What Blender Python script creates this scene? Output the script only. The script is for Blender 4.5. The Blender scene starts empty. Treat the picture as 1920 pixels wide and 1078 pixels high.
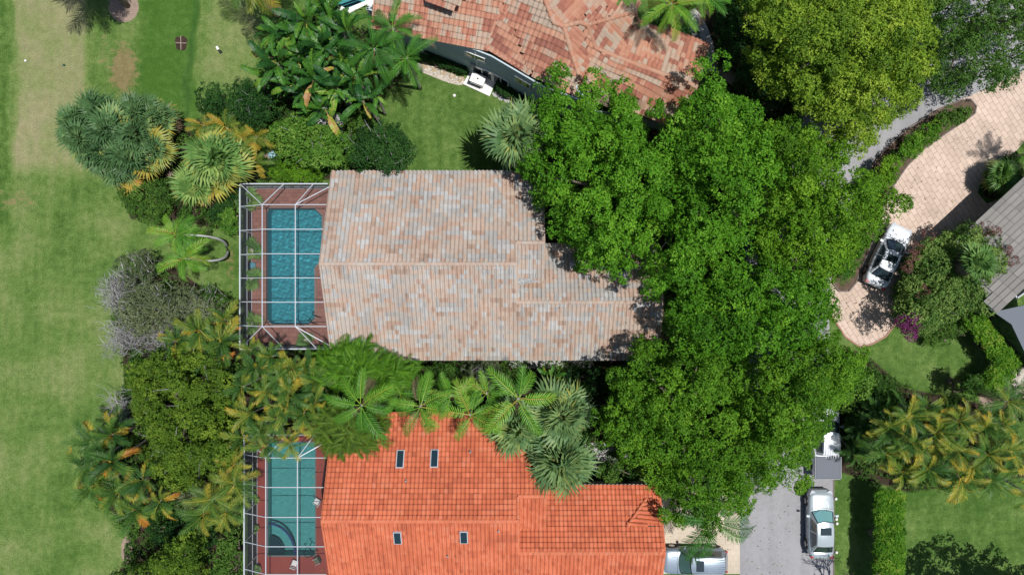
import bpy, math, random
import numpy as np
from mathutils import Vector, Matrix
from mathutils.geometry import tessellate_polygon
rng = np.random.default_rng(7); random.seed(7)
C = bpy.context.scene
R = math.radians
# ---------------------------------------------------------------- camera, sky, sun, exposure
HC = 50.0; F = 1280.0                      # drone height in metres, focal length in photo pixels (24 mm lens)
cam = bpy.data.cameras.new('camera'); cam.lens = 24.0; cam.sensor_width = 36.0; cam.clip_end = 2000
co = bpy.data.objects.new('camera', cam); co.location = (0, 0, HC); C.collection.objects.link(co); C.camera = co
SUN = Vector((0.270, -0.040, 1.0)).normalized()
w = bpy.data.worlds.new('World'); C.world = w; w.use_nodes = True
sk = w.node_tree.nodes.new('ShaderNodeTexSky'); sk.sky_type = 'NISHITA'; sk.sun_disc = False
sk.sun_elevation = math.asin(SUN.z); sk.sun_rotation = math.atan2(SUN.x, SUN.y)
w.node_tree.links.new(sk.outputs[0], w.node_tree.nodes['Background'].inputs[0])
w.node_tree.nodes['Background'].inputs[1].default_value = 0.070
sl = bpy.data.lights.new('sun', 'SUN'); sl.energy = 4.6; sl.angle = R(0.5); sl.cycles.is_caustics_light = True; sl.color = (1.0, 0.965, 0.91)
so = bpy.data.objects.new('sun', sl); so.rotation_euler = SUN.to_track_quat('Z', 'Y').to_euler(); so.location = (20, 0, 60)
C.collection.objects.link(so)
C.view_settings.view_transform = 'Standard'; C.view_settings.look = 'None'; C.view_settings.exposure = 0.05; C.view_settings.gamma = 1
C.cycles.max_bounces = 6; C.cycles.transparent_max_bounces = 12; C.cycles.diffuse_bounces = 3

def at(px, py, z=0.0):                      # photo measurement -> real place, for a point known to be z metres up
    return np.array([(px - 960) / F * (HC - z), (539 - py) / F * (HC - z), z])
def atl(pts, z=0.0): return [at(p[0], p[1], z) for p in pts]
# ---------------------------------------------------------------- materials
def newmat(name):
    m = bpy.data.materials.new(name); m.use_nodes = True; return m, m.node_tree.nodes, m.node_tree.links, m.node_tree.nodes['Principled BSDF']
def setp(b, **k):
    for a, v in k.items():
        s = b.inputs.get(a.replace('_', ' '))
        if s is not None: s.default_value = v
def plain(name, col, rough=0.6, metal=0.0, spec=0.4, coat=0.0, noise=0.0, nscale=6.0):
    m, n, l, b = newmat(name); b.inputs['Base Color'].default_value = (*col, 1); b.inputs['Roughness'].default_value = rough
    b.inputs['Metallic'].default_value = metal; b.inputs['Specular IOR Level'].default_value = spec; b.inputs['Coat Weight'].default_value = coat
    if noise:
        tc = n.new('ShaderNodeTexCoord'); nz = n.new('ShaderNodeTexNoise'); nz.inputs['Scale'].default_value = nscale; nz.inputs['Detail'].default_value = 6
        l.new(tc.outputs['Object'], nz.inputs['Vector']); r = n.new('ShaderNodeMapRange'); r.inputs['From Min'].default_value = 0.3; r.inputs['From Max'].default_value = 0.7
        r.inputs['To Min'].default_value = 1 - noise; r.inputs['To Max'].default_value = 1 + noise; l.new(nz.outputs['Fac'], r.inputs['Value'])
        mx = n.new('ShaderNodeVectorMath'); mx.operation = 'SCALE'; mx.inputs[0].default_value = col; l.new(r.outputs[0], mx.inputs['Scale']); l.new(mx.outputs[0], b.inputs['Base Color'])
    return m
def ramp(n, stops):
    r = n.new('ShaderNodeValToRGB'); e = r.color_ramp.elements
    while len(e) < len(stops): e.new(0.5)
    for i, (p, c) in enumerate(stops): e[i].position = p; e[i].color = (*c, 1)
    return r
def leafmat(name, stops, trans=0.22, rough=0.55, spec=0.18, nz=0.0):
    m, n, l, b = newmat(name); a = n.new('ShaderNodeAttribute'); a.attribute_name = 'tint'; r = ramp(n, stops); l.new(a.outputs['Fac'], r.inputs[0])
    l.new(r.outputs[0], b.inputs['Base Color']); b.inputs['Roughness'].default_value = rough; b.inputs['Specular IOR Level'].default_value = spec
    t = n.new('ShaderNodeBsdfTranslucent'); g = n.new('ShaderNodeVectorMath'); g.operation = 'MULTIPLY'; g.inputs[1].default_value = (1.3, 1.35, 0.6)
    l.new(r.outputs[0], g.inputs[0]); l.new(g.outputs[0], t.inputs[0])
    mx = n.new('ShaderNodeMixShader'); mx.inputs[0].default_value = trans; l.new(b.outputs[0], mx.inputs[1]); l.new(t.outputs[0], mx.inputs[2])
    l.new(mx.outputs[0], n['Material Output'].inputs[0]); return m
LM = {
 'bright': leafmat('leaf_bright_green', [(0, (.030, .100, .006)), (.5, (.078, .235, .011)), (1, (.18, .38, .03))]),
 'bright2': leafmat('leaf_fresh_green', [(0, (.040, .11, .006)), (.5, (.105, .25, .012)), (1, (.22, .40, .028))]),
 'deep': leafmat('leaf_deep_green', [(0, (.030, .095, .006)), (.5, (.075, .200, .010)), (1, (.17, .34, .025))]),
 'yelgreen': leafmat('leaf_yellow_green', [(0, (.06, .13, .012)), (.5, (.165, .285, .022)), (1, (.34, .45, .05))]),
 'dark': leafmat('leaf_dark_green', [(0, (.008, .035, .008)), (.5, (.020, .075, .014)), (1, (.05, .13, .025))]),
 'mid': leafmat('leaf_mid_green', [(0, (.025, .075, .012)), (.5, (.06, .145, .02)), (1, (.13, .24, .04))]),
 'olive': leafmat('leaf_olive_green', [(0, (.04, .09, .010)), (.5, (.10, .185, .016)), (1, (.22, .32, .035))]),
 'lime': leafmat('leaf_lime_green', [(0, (.04, .13, .012)), (.5, (.11, .24, .03)), (1, (.24, .37, .07))]),
 'grey': leafmat('leaf_grey_green', [(0, (.06, .085, .04)), (.5, (.13, .17, .08)), (1, (.25, .28, .16))]),
 'hedge': leafmat('leaf_hedge', [(0, (.03, .11, .008)), (.5, (.10, .26, .016)), (.9, (.24, .40, .04)), (1, (.35, .36, .08))]),
 'boug': leafmat('leaf_light_green', [(0, (.04, .10, .02)), (.5, (.10, .20, .04)), (1, (.22, .33, .08))]),
 'magenta': leafmat('bougainvillea_bract', [(0, (.09, .012, .06)), (.6, (.20, .03, .15)), (1, (.32, .10, .25))]),
 'rust': leafmat('faded_bract', [(0, (.12, .05, .05)), (1, (.24, .12, .10))]),
 'fan': leafmat('fan_palm_leaf', [(0, (.04, .10, .035)), (.45, (.10, .20, .075)), (.66, (.22, .33, .12)), (.82, (.36, .33, .05)), (1, (.38, .20, .04))], rough=.5, spec=.3),
 'fangreen': leafmat('fan_palm_leaf_green', [(0, (.05, .14, .035)), (.45, (.15, .29, .075)), (.75, (.32, .43, .12)), (.9, (.40, .36, .06)), (1, (.34, .20, .05))], rough=.5, spec=.3),
 'feather': leafmat('feather_palm_leaf', [(0, (.018, .075, .015)), (.4, (.05, .18, .022)), (.7, (.14, .34, .03)), (.88, (.27, .36, .04)), (1, (.30, .17, .04))], rough=.5, spec=.3),
 'areca': leafmat('tinged_palm_leaf', [(0, (.018, .07, .018)), (.45, (.065, .16, .025)), (.66, (.20, .26, .035)), (.84, (.46, .36, .04)), (1, (.50, .19, .03))], rough=.5, spec=.3),
 'paddle': leafmat('banana_leaf', [(0, (.015, .07, .018)), (.5, (.05, .16, .02)), (.8, (.15, .32, .03)), (.92, (.42, .38, .06)), (1, (.40, .22, .10))], rough=.45, spec=.3),
 'twig': leafmat('bare_twig', [(0, (.12, .115, .11)), (1, (.36, .36, .37))], trans=.0, rough=.8),
 'deadfrond': leafmat('dead_frond', [(0, (.07, .045, .03)), (1, (.26, .19, .12))], trans=.05, rough=.8),
}
BARK = plain('bark', (.16, .13, .10), .9, noise=.35, nscale=9); PALMBARK = plain('palm_bark', (.30, .28, .25), .9, noise=.3, nscale=14)
def tilemat(name, stops, dirt=.22, rough=.75):
    m, n, l, b = newmat(name); a = n.new('ShaderNodeAttribute'); a.attribute_name = 'tint'; r = ramp(n, stops); l.new(a.outputs['Fac'], r.inputs[0])
    tc = n.new('ShaderNodeTexCoord'); z = n.new('ShaderNodeTexNoise'); z.inputs['Scale'].default_value = 5; z.inputs['Detail'].default_value = 8; z.inputs['Roughness'].default_value = .7
    l.new(tc.outputs['Object'], z.inputs['Vector']); z2 = n.new('ShaderNodeTexNoise'); z2.inputs['Scale'].default_value = .45; z2.inputs['Detail'].default_value = 3; l.new(tc.outputs['Object'], z2.inputs['Vector'])
    ad = n.new('ShaderNodeMath'); ad.operation = 'ADD'; l.new(z.outputs['Fac'], ad.inputs[0]); l.new(z2.outputs['Fac'], ad.inputs[1])
    mr = n.new('ShaderNodeMapRange'); mr.inputs['From Min'].default_value = .7; mr.inputs['From Max'].default_value = 1.3; mr.inputs['To Min'].default_value = 1 - dirt * .7; mr.inputs['To Max'].default_value = 1 + dirt * .5
    l.new(ad.outputs[0], mr.inputs['Value']); v = n.new('ShaderNodeVectorMath'); v.operation = 'SCALE'; l.new(r.outputs[0], v.inputs[0]); l.new(mr.outputs[0], v.inputs['Scale'])
    l.new(v.outputs[0], b.inputs['Base Color']); b.inputs['Roughness'].default_value = rough; b.inputs['Specular IOR Level'].default_value = .3
    return m
ROOF1 = tilemat('blend_clay_tile', [(0, (.40, .395, .39)), (.18, (.31, .30, .29)), (.34, (.375, .335, .30)), (.55, (.41, .325, .27)), (.75, (.395, .285, .225)), (.9, (.35, .24, .185)), (1, (.28, .215, .175))], .25)
ROOF3 = tilemat('orange_clay_tile', [(0, (.36, .095, .05)), (.4, (.49, .13, .062)), (.8, (.55, .165, .085)), (1, (.48, .19, .12))], .20)
ROOF2 = tilemat('red_blend_tile', [(0, (.26, .105, .075)), (.3, (.36, .15, .10)), (.6, (.43, .22, .145)), (.8, (.40, .26, .19)), (1, (.38, .30, .235))], .2)
ROOF4 = tilemat('grey_flat_tile', [(0, (.17, .165, .155)), (1, (.26, .25, .235))], .15)
WALLW = plain('white_stucco', (.70, .68, .63), .85, noise=.06, nscale=3); WALLB = plain('pale_blue_grey_stucco', (.42, .50, .54), .85, noise=.06, nscale=2)
GLASS = plain('dark_window_glass', (.015, .022, .03), .06, 0, .8); WHITE = plain('white_painted_metal', (.78, .78, .78), .4, 0, .5)
ALU = plain('white_aluminium', (.50, .54, .60), .35, .1, .5); BLACK = plain('black_metal', (.02, .02, .022), .5); CONC = plain('white_concrete', (.72, .71, .69), .8, noise=.1, nscale=3)
GREYMETAL = plain('weathered_flashing', (.27, .28, .29), .7, 0, noise=.45, nscale=9)
STONE = plain('pale_stone', (.50, .46, .40), .9, noise=.3, nscale=8); DARKPOT = plain('clay_pot', (.38, .34, .30), .8)

def surface(name, base, var, scales=(1.2, 14), rough=.9, bump=.3, streak=None):
    m, n, l, b = newmat(name); tc = n.new('ShaderNodeTexCoord')
    c = None
    z = n.new('ShaderNodeTexNoise'); z.inputs['Scale'].default_value = scales[0]; z.inputs['Detail'].default_value = 6
    z2 = n.new('ShaderNodeTexNoise'); z2.inputs['Scale'].default_value = scales[1]; z2.inputs['Detail'].default_value = 6
    l.new(tc.outputs['Object'], z.inputs['Vector']); l.new(tc.outputs['Object'], z2.inputs['Vector'])
    ad = n.new('ShaderNodeMath'); ad.operation = 'ADD'; l.new(z.outputs['Fac'], ad.inputs[0]); l.new(z2.outputs['Fac'], ad.inputs[1])
    mr = n.new('ShaderNodeMapRange'); mr.inputs['From Min'].default_value = .7; mr.inputs['From Max'].default_value = 1.3; mr.inputs['To Min'].default_value = 1 - var; mr.inputs['To Max'].default_value = 1 + var
    if streak:
        mp = n.new('ShaderNodeMapping'); mp.inputs['Scale'].default_value = (1.3, .07, 1); l.new(tc.outputs['Object'], mp.inputs[0]); z3 = n.new('ShaderNodeTexNoise'); z3.inputs['Scale'].default_value = 1; z3.inputs['Detail'].default_value = 5; l.new(mp.outputs[0], z3.inputs['Vector'])
        a2 = n.new('ShaderNodeMath'); a2.operation = 'MULTIPLY_ADD'; a2.inputs[1].default_value = streak; a2.inputs[2].default_value = -.5 * streak; l.new(z3.outputs['Fac'], a2.inputs[0]); a3 = n.new('ShaderNodeMath'); a3.operation = 'ADD'; l.new(a2.outputs[0], a3.inputs[0]); l.new(ad.outputs[0], a3.inputs[1]); ad = a3
    l.new(ad.outputs[0], mr.inputs['Value']); v = n.new('ShaderNodeVectorMath'); v.operation = 'SCALE'; v.inputs[0].default_value = base; l.new(mr.outputs[0], v.inputs['Scale'])
    l.new(v.outputs[0], b.inputs['Base Color']); b.inputs['Roughness'].default_value = rough; b.inputs['Specular IOR Level'].default_value = .3
    bp = n.new('ShaderNodeBump'); bp.inputs['Strength'].default_value = bump; bp.inputs['Distance'].default_value = .03; l.new(z2.outputs['Fac'], bp.inputs['Height']); l.new(bp.outputs[0], b.inputs['Normal'])
    return m
ASPH = surface('worn_asphalt', (.27, .27, .285), .10, (.35, 3), streak=1.6); SOIL = surface('mulch_soil', (.10, .07, .05), .4, (2, 22), bump=.8)
BLOCKSOIL = surface('dark_soil', (.04, .025, .018), .4, (3, 22), bump=.8); GRAVEL = surface('pale_gravel', (.42, .36, .30), .5, (4, 26), bump=.8)
WALK = surface('grey_concrete_walk', (.36, .35, .345), .12, (.6, 8)); KERB = surface('dark_kerb', (.16, .13, .12), .2, (1, 9))
def brickmat(name, c1, c2, mortar, bw, bh, rot=0, msize=.012, rough=.85, var=.12):
    m, n, l, b = newmat(name); tc = n.new('ShaderNodeTexCoord'); mp = n.new('ShaderNodeMapping'); mp.inputs['Rotation'].default_value = (0, 0, R(rot)); l.new(tc.outputs['Object'], mp.inputs[0])
    k = n.new('ShaderNodeTexBrick'); k.inputs['Color1'].default_value = (*c1, 1); k.inputs['Color2'].default_value = (*c2, 1); k.inputs['Mortar'].default_value = (*mortar, 1)
    k.inputs['Scale'].default_value = 1; k.inputs['Mortar Size'].default_value = msize; k.inputs['Brick Width'].default_value = bw; k.inputs['Row Height'].default_value = bh; k.inputs['Mortar Smooth'].default_value = .3
    l.new(mp.outputs[0], k.inputs['Vector']); z = n.new('ShaderNodeTexNoise'); z.inputs['Scale'].default_value = .5; z.inputs['Detail'].default_value = 8; l.new(tc.outputs['Object'], z.inputs['Vector'])
    mr = n.new('ShaderNodeMapRange'); mr.inputs['From Min'].default_value = .3; mr.inputs['From Max'].default_value = .7; mr.inputs['To Min'].default_value = 1 - var; mr.inputs['To Max'].default_value = 1 + var * .6
    l.new(z.outputs['Fac'], mr.inputs['Value']); v = n.new('ShaderNodeVectorMath'); v.operation = 'SCALE'; l.new(k.outputs['Color'], v.inputs[0]); l.new(mr.outputs[0], v.inputs['Scale']); l.new(v.outputs[0], b.inputs['Base Color'])
    b.inputs['Roughness'].default_value = rough; b.inputs['Specular IOR Level'].default_value = .25; return m
PAVE = brickmat('cream_pink_pavers', (.58, .46, .385), (.50, .39, .32), (.30, .22, .18), .62, .36, 58, .018, var=.16)
PAVE2 = brickmat('cream_pavers', (.53, .46, .37), (.50, .43, .345), (.40, .34, .27), .40, .40, 0, .012)
DECK1 = brickmat('brick_red_deck_pavers', (.27, .13, .105), (.22, .10, .085), (.13, .07, .06), .42, .30, 0, .014, var=.2)
DECK2 = brickmat('dark_red_deck', (.23, .050, .038), (.215, .046, .035), (.18, .045, .035), 1.2, 1.2, 0, .004, var=.15)
def watermat(name, tint):
    m, n, l, b = newmat(name); b.inputs['Base Color'].default_value = (*tint, 1); b.inputs['Roughness'].default_value = 0.0; b.inputs['IOR'].default_value = 1.33; b.inputs['Transmission Weight'].default_value = 1.0
    return m
WATER = watermat('pool_water', (.55, .90, .93)); WATER2 = watermat('calm_pool_water', (.62, .90, .90))
BASIN = surface('teal_plaster', (.08, .36, .43), .10, (1.4, 4), bump=.05); BASIN2 = surface('pale_teal_plaster', (.14, .42, .42), .08, (.8, 4), bump=.05)
NAVY = plain('navy_pool_tile', (.015, .035, .12), .3)
def screenmat(name, op, col):
    m, n, l, b = newmat(name); b.inputs['Base Color'].default_value = (*col, 1); b.inputs['Roughness'].default_value = .8
    t = n.new('ShaderNodeBsdfTransparent'); mx = n.new('ShaderNodeMixShader'); mx.inputs[0].default_value = op
    l.new(t.outputs[0], mx.inputs[1]); l.new(b.outputs[0], mx.inputs[2]); l.new(mx.outputs[0], n['Material Output'].inputs[0]); return m
SCREENR = screenmat('roof_insect_screen', .18, (.05, .06, .07)); SCREENW = screenmat('wall_insect_screen', .72, (.02, .025, .045))
# ---------------------------------------------------------------- mesh helpers
def mesh_from(name, verts, faces, tint=None, smooth=False):
    """verts (N,3); faces: list of int arrays (M,k) ; tint: list of arrays per face block"""
    me = bpy.data.meshes.new(name); verts = np.asarray(verts, dtype=np.float32)
    fs = [np.asarray(f, dtype=np.int32) for f in faces if len(f)]
    me.vertices.add(len(verts)); me.vertices.foreach_set('co', verts.ravel())
    nl = sum(f.size for f in fs); nf = sum(len(f) for f in fs)
    me.loops.add(nl); me.loops.foreach_set('vertex_index', np.concatenate([f.ravel() for f in fs]))
    me.polygons.add(nf); tot = np.concatenate([np.full(len(f), f.shape[1], np.int32) for f in fs]); st = np.concatenate([[0], np.cumsum(tot)[:-1]]).astype(np.int32)
    me.polygons.foreach_set('loop_start', st); me.polygons.foreach_set('loop_total', tot)
    me.polygons.foreach_set('use_smooth', np.full(nf, bool(smooth)))
    if tint is not None:
        a = me.attributes.new('tint', 'FLOAT', 'FACE'); a.data.foreach_set('value', np.asarray(tint, np.float32))
    me.update(calc_edges=True); return me
class MB:
    def __init__(s): s.v = []; s.q = []; s.t = []; s.n = 0; s.tq = []; s.tt = []
    def add(s, v, q=None, t=None, tint=.5):
        v = np.asarray(v, float).reshape(-1, 3)
        if q is not None and len(q): q = np.asarray(q) + s.n; s.q.append(q); s.tq.append(np.broadcast_to(tint, len(q)) if np.ndim(tint) == 0 else np.asarray(tint))
        if t is not None and len(t): t = np.asarray(t) + s.n; s.t.append(t); s.tt.append(np.full(len(t), tint if np.ndim(tint) == 0 else .5))
        s.v.append(v); s.n += len(v)
    def box(s, c, size, rz=0, tint=.5, M=None):
        x, y, z = np.array(size) / 2.; p = np.array([[sx*x, sy*y, sz*z] for sz in (-1, 1) for sx, sy in ((-1, -1), (1, -1), (1, 1), (-1, 1))])
        if M is not None: p = p @ np.asarray(M).T
        if rz: ca, sa = math.cos(rz), math.sin(rz); p = np.stack([p[:, 0]*ca - p[:, 1]*sa, p[:, 0]*sa + p[:, 1]*ca, p[:, 2]], 1)
        s.add(p + np.array(c), [[3, 2, 1, 0], [4, 5, 6, 7], [0, 1, 5, 4], [1, 2, 6, 5], [2, 3, 7, 6], [3, 0, 4, 7]], tint=tint)
    def beam(s, a, b, w=.06, h=.06, tint=.5):
        a = np.array(a, float); b = np.array(b, float); d = b - a; L = np.linalg.norm(d); d /= L
        u = np.cross(d, [0, 0, 1]); u = u / np.linalg.norm(u) if np.linalg.norm(u) > 1e-4 else np.array([1., 0, 0]); v = np.cross(u, d)
        s.box((a + b) / 2, (L, w, h), M=np.stack([d, u, v], 1), tint=tint)
    def tube(s, pts, rad, n=7, tint=.5):
        pts = np.array(pts, float); m = len(pts); tg = np.gradient(pts, axis=0); tg /= np.linalg.norm(tg, axis=1)[:, None] + 1e-9
        ref = np.array([0, 0, 1.]) if abs(tg[0][2]) < .9 else np.array([1., 0, 0]); vs = []
        for p, t, r in zip(pts, tg, np.broadcast_to(rad, m)):
            u = np.cross(t, ref); u /= np.linalg.norm(u) + 1e-9; v = np.cross(t, u)
            a = np.arange(n) * 2 * np.pi / n; vs.append(p + r * (np.cos(a)[:, None] * u + np.sin(a)[:, None] * v))
        q = [[i*n + j, i*n + (j+1) % n, (i+1)*n + (j+1) % n, (i+1)*n + j] for i in range(m - 1) for j in range(n)]
        vs = np.concatenate(vs); k = len(vs); vs = np.concatenate([vs, pts[:1], pts[-1:]])
        t = [[(j+1) % n, j, k] for j in range(n)] + [[(m-1)*n + j, (m-1)*n + (j+1) % n, k + 1] for j in range(n)]
        s.add(vs, q, t, tint)
    def poly(s, pts, holes=(), tint=.5, flip=False):
        loops = [[Vector(p) for p in pts]] + [[Vector(p) for p in h] for h in holes]; tr = tessellate_polygon(loops); V = np.array([list(p) for lp in loops for p in lp])
        out = []
        for t in tr:
            a, b, c = V[t[0]], V[t[1]], V[t[2]]; nz = np.cross(b - a, c - a)[2]
            out.append(t if (nz >= 0) != flip else (t[0], t[2], t[1]))
        s.add(V, None, np.array(out), tint)
    def slab(s, pts, z0, z1, holes=(), tint=.5):
        s.poly([(p[0], p[1], z1) for p in pts], [[(p[0], p[1], z1) for p in h] for h in holes], tint)
        for lp in [pts] + list(holes):
            n = len(lp); v = [(p[0], p[1], z) for z in (z0, z1) for p in lp]; s.add(v, [[i, (i+1) % n, n + (i+1) % n, n + i] for i in range(n)], tint=tint)
    def mesh(s, name, smooth=False):
        return mesh_from(name, np.concatenate(s.v), ([np.concatenate(s.q)] if s.q else []) + ([np.concatenate(s.t)] if s.t else []), np.concatenate([np.asarray(x, float) for x in s.tq + s.tt]), smooth)
    def build(s, name, mat, parent=None, smooth=False, **k): return obj(name, s.mesh(name, smooth), mat, parent, **k)
def obj(name, me, mat, parent=None, loc=None):
    o = bpy.data.objects.new(name, me); C.collection.objects.link(o)
    if mat is not None and not me.materials: me.materials.append(mat)
    if parent is not None: o.parent = parent
    if loc is not None: o.location = loc
    return o
def thing(name, label, cat, loc, group=None, rz=0):
    o = bpy.data.objects.new(name, None); o.empty_display_size = .5; C.collection.objects.link(o); o.location = loc; o.rotation_euler = (0, 0, rz)
    tag(o, label, cat, group); return o
def tag(o, label, cat, group=None):
    o['label'] = label; o['category'] = cat
    if group: o['group'] = group
    return o
def world_part(name, mb, mat, t, smooth=False):           # a part whose mesh is given in world coordinates
    me = mb.mesh(name, smooth); me.transform(Matrix.Translation(-Vector(t.location))); return obj(name, me, mat, t, loc=(0, 0, 0))
def struct(name, mb, mat, smooth=False):
    o = mb.build(name, mat, smooth=smooth); o['kind'] = 'structure'; return o
def inpoly(P, poly):
    P = np.asarray(P); poly = np.asarray(poly)[:, :2]; x, y = P[..., 0], P[..., 1]; ins = np.zeros(x.shape, bool); j = len(poly) - 1
    for i in range(len(poly)):
        xi, yi = poly[i]; xj, yj = poly[j]; c = ((yi > y) != (yj > y)) & (x < (xj - xi) * (y - yi) / (yj - yi + 1e-12) + xi); ins ^= c; j = i
    return ins
def edist(P, poly):
    P = np.asarray(P)[..., :2]; poly = np.asarray(poly)[:, :2]; best = np.full(P.shape[:-1], 1e9); j = len(poly) - 1
    for i in range(len(poly)):
        a, b = poly[j], poly[i]; ab = b - a; t = np.clip(((P - a) @ ab) / (ab @ ab + 1e-12), 0, 1); d = np.linalg.norm(P - (a + t[..., None] * ab), axis=-1); best = np.minimum(best, d); j = i
    return best
def lownoise(P, sc, seed):
    r = np.random.default_rng(seed); out = np.zeros(P.shape[:-1])
    for _ in range(14):
        k = r.normal(size=2) * sc; out += np.sin(P[..., 0] * k[0] + P[..., 1] * k[1] + r.uniform(0, 6.28))
    return out / 5
def smooth_poly(pts, n=4, k=1):
    p = np.array(pts, float)
    for _ in range(k):
        q = np.roll(p, -1, 0); p = np.stack([p * .75 + q * .25, p * .25 + q * .75], 1).reshape(-1, p.shape[1])
    return p
# ---------------------------------------------------------------- foliage
LEAF = np.array([[0, 0, 0], [.5, .30, .06], [1, 0, -.10], [.5, -.30, .06]])
def frames(d, n):
    d = d / (np.linalg.norm(d, axis=1, keepdims=True) + 1e-9); y = np.cross(n, d); y /= np.linalg.norm(y, axis=1, keepdims=True) + 1e-9; z = np.cross(d, y)
    return np.stack([d, y, z], 2)
def inst(tv, tf, pos, Rm, sc, tint, ftint=None):
    n = len(pos); k = len(tv); v = np.einsum('nij,kj->nki', Rm * np.asarray(sc).reshape(-1, 1, 1), tv) + pos[:, None, :]
    f = (tf[None] + (np.arange(n) * k)[:, None, None]).reshape(-1, tf.shape[1]); t = np.repeat(tint, len(tf))
    if ftint is not None: t = t + np.tile(ftint, n)
    return v.reshape(-1, 3), f, t
def unit(n): v = rng.normal(size=(n, 3)); return v / np.linalg.norm(v, axis=1, keepdims=True)
def crown_points(poly, zt, zb, lr, dens=1.0, edge=None, flat=False):
    P = np.array(poly); lo = P.min(0)[:2]; hi = P.max(0)[:2]; s = lr * (1.02 if flat else 1.62 if zt > 7.4 else 1.18) / math.sqrt(dens)
    xs = np.arange(lo[0], hi[0], s); ys = np.arange(lo[1], hi[1], s); G = np.stack(np.meshgrid(xs, ys), -1).reshape(-1, 2); G[:, 0] += (np.round(G[:, 1] / s) % 2) * s * .5
    G = G + rng.uniform(-.55, .55, G.shape) * s; G = G if flat or zt < 7.4 else G[rng.random(len(G)) > .10]; ins = inpoly(G, P); d = edist(G, P); ins &= d > lr * (.75 if zt > 9.5 else .6); G = G[ins]; d = d[ins]
    mx = max(edist(np.array([P[:, :2].mean(0)]), P)[0], d.max() if len(d) else 1, .1) * (.45 if flat else .85); u = np.clip(d / mx, 0, 1); h = np.sqrt(1 - (1 - u) ** 2)
    amp = .05 if flat else .17
    z = zb + (zt - zb) * h * .80 + min(zt - zb, 5.) * amp * (.6 * rng.normal(0, 1., len(G)) + .9 * lownoise(G, 1.5, int(rng.integers(1e6)))) - lr * .4; T = np.column_stack([G, z])
    if not flat and zt - zb > 3:                          # a sparse lower storey of boughs, seen in the shade through the gaps
        U = T.copy(); U[:, :2] += rng.normal(0, lr * .8, (len(U), 2)); U[:, 2] = zb - 1.3 + (U[:, 2] - zb) * rng.uniform(.0, .40, len(U)); U2 = U + rng.normal(0, lr, U.shape) * [1, 1, .3]; U = np.concatenate([U, U2]) if zt > 7.4 else U; U = U[inpoly(U[:, :2], P)]; T = np.concatenate([T, U])
    return T
def leaves_on(Cn, lr, per, ll, nleaf, rat, ct=.5, tv=.28, up=.35, ctv=.16, low=-.05, wob=.22):
    """branch lobes of radius lr -> small leafy bumps on their surface -> leaves lying over every bump"""
    n = len(Cn); r = lr * rng.uniform(.72, 1.2, n); d = unit(n * per * 2); d = d[d[:, 2] > low][:n * per]
    if len(d) < n * per: d = np.concatenate([d, unit(n * per)[:n * per - len(d)] * [1, 1, .5]])
    idx = np.repeat(np.arange(n), per); p = Cn[idx] + d * r[idx, None] * rng.uniform(1 - wob, 1.10, (len(d), 1)) * [1, 1, .85]
    nr = d * .9 + np.array([0, 0, up + .35]); nr /= np.linalg.norm(nr, axis=1, keepdims=True); lt = rng.normal(0, ctv, n)[idx]
    ctint = ct + lt + rng.normal(0, .10, len(idx)); rr = ll * 1.0 * rng.uniform(.75, 1.3, len(idx)); nl = int(nleaf * 1.7)
    k = np.repeat(np.arange(len(p)), nl); h = unit(len(k)) * .95 + nr[k]; h /= np.linalg.norm(h, axis=1, keepdims=True) + 1e-6
    pos = p[k] + h * rr[k, None] * rng.uniform(.75, 1.05, (len(k), 1)); nn = h + rng.normal(size=h.shape) * .24; nn[:, 2] = np.abs(nn[:, 2]); nn /= np.linalg.norm(nn, axis=1, keepdims=True)
    Rm = frames(unit(len(k)) + h * .5, nn)
    Rm = frames(Rm[:, :, 0] - (Rm[:, :, 0] * nn).sum(1, keepdims=True) * nn * .8, nn).copy(); Rm[:, :, 1] *= rat
    return inst(LEAF, np.array([[0, 3, 2, 1]]), pos, Rm, ll * rng.uniform(.55, 1.1, len(k)), np.clip(ctint[k] + rng.normal(0, tv * .45, len(k)), 0, 1))
def limbs(mb, base, pts, r0, zfork, n=14):
    base = np.array(base, float); k = min(n, len(pts)); sel = pts[rng.permutation(len(pts))[:k]]
    c = pts.mean(0) if len(pts) else base; fork = np.array([base[0] * .7 + c[0] * .3, base[1] * .7 + c[1] * .3, zfork])
    mb.tube([base - [0, 0, .3], base + [0, 0, .05], base * .5 + fork * .5 + rng.normal(size=3) * .1, fork], [r0 * 1.6, r0 * 1.25, r0, r0 * .85], 9)
    for s in sel:
        e = s - [0, 0, .1]; m1 = fork * .62 + e * .38 + rng.normal(size=3) * .25; m2 = fork * .25 + e * .75 + rng.normal(size=3) * .2 + [0, 0, .25]
        mb.tube([fork, m1, m2, e], [r0 * .6, r0 * .38, r0 * .2, r0 * .06], 5)
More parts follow.
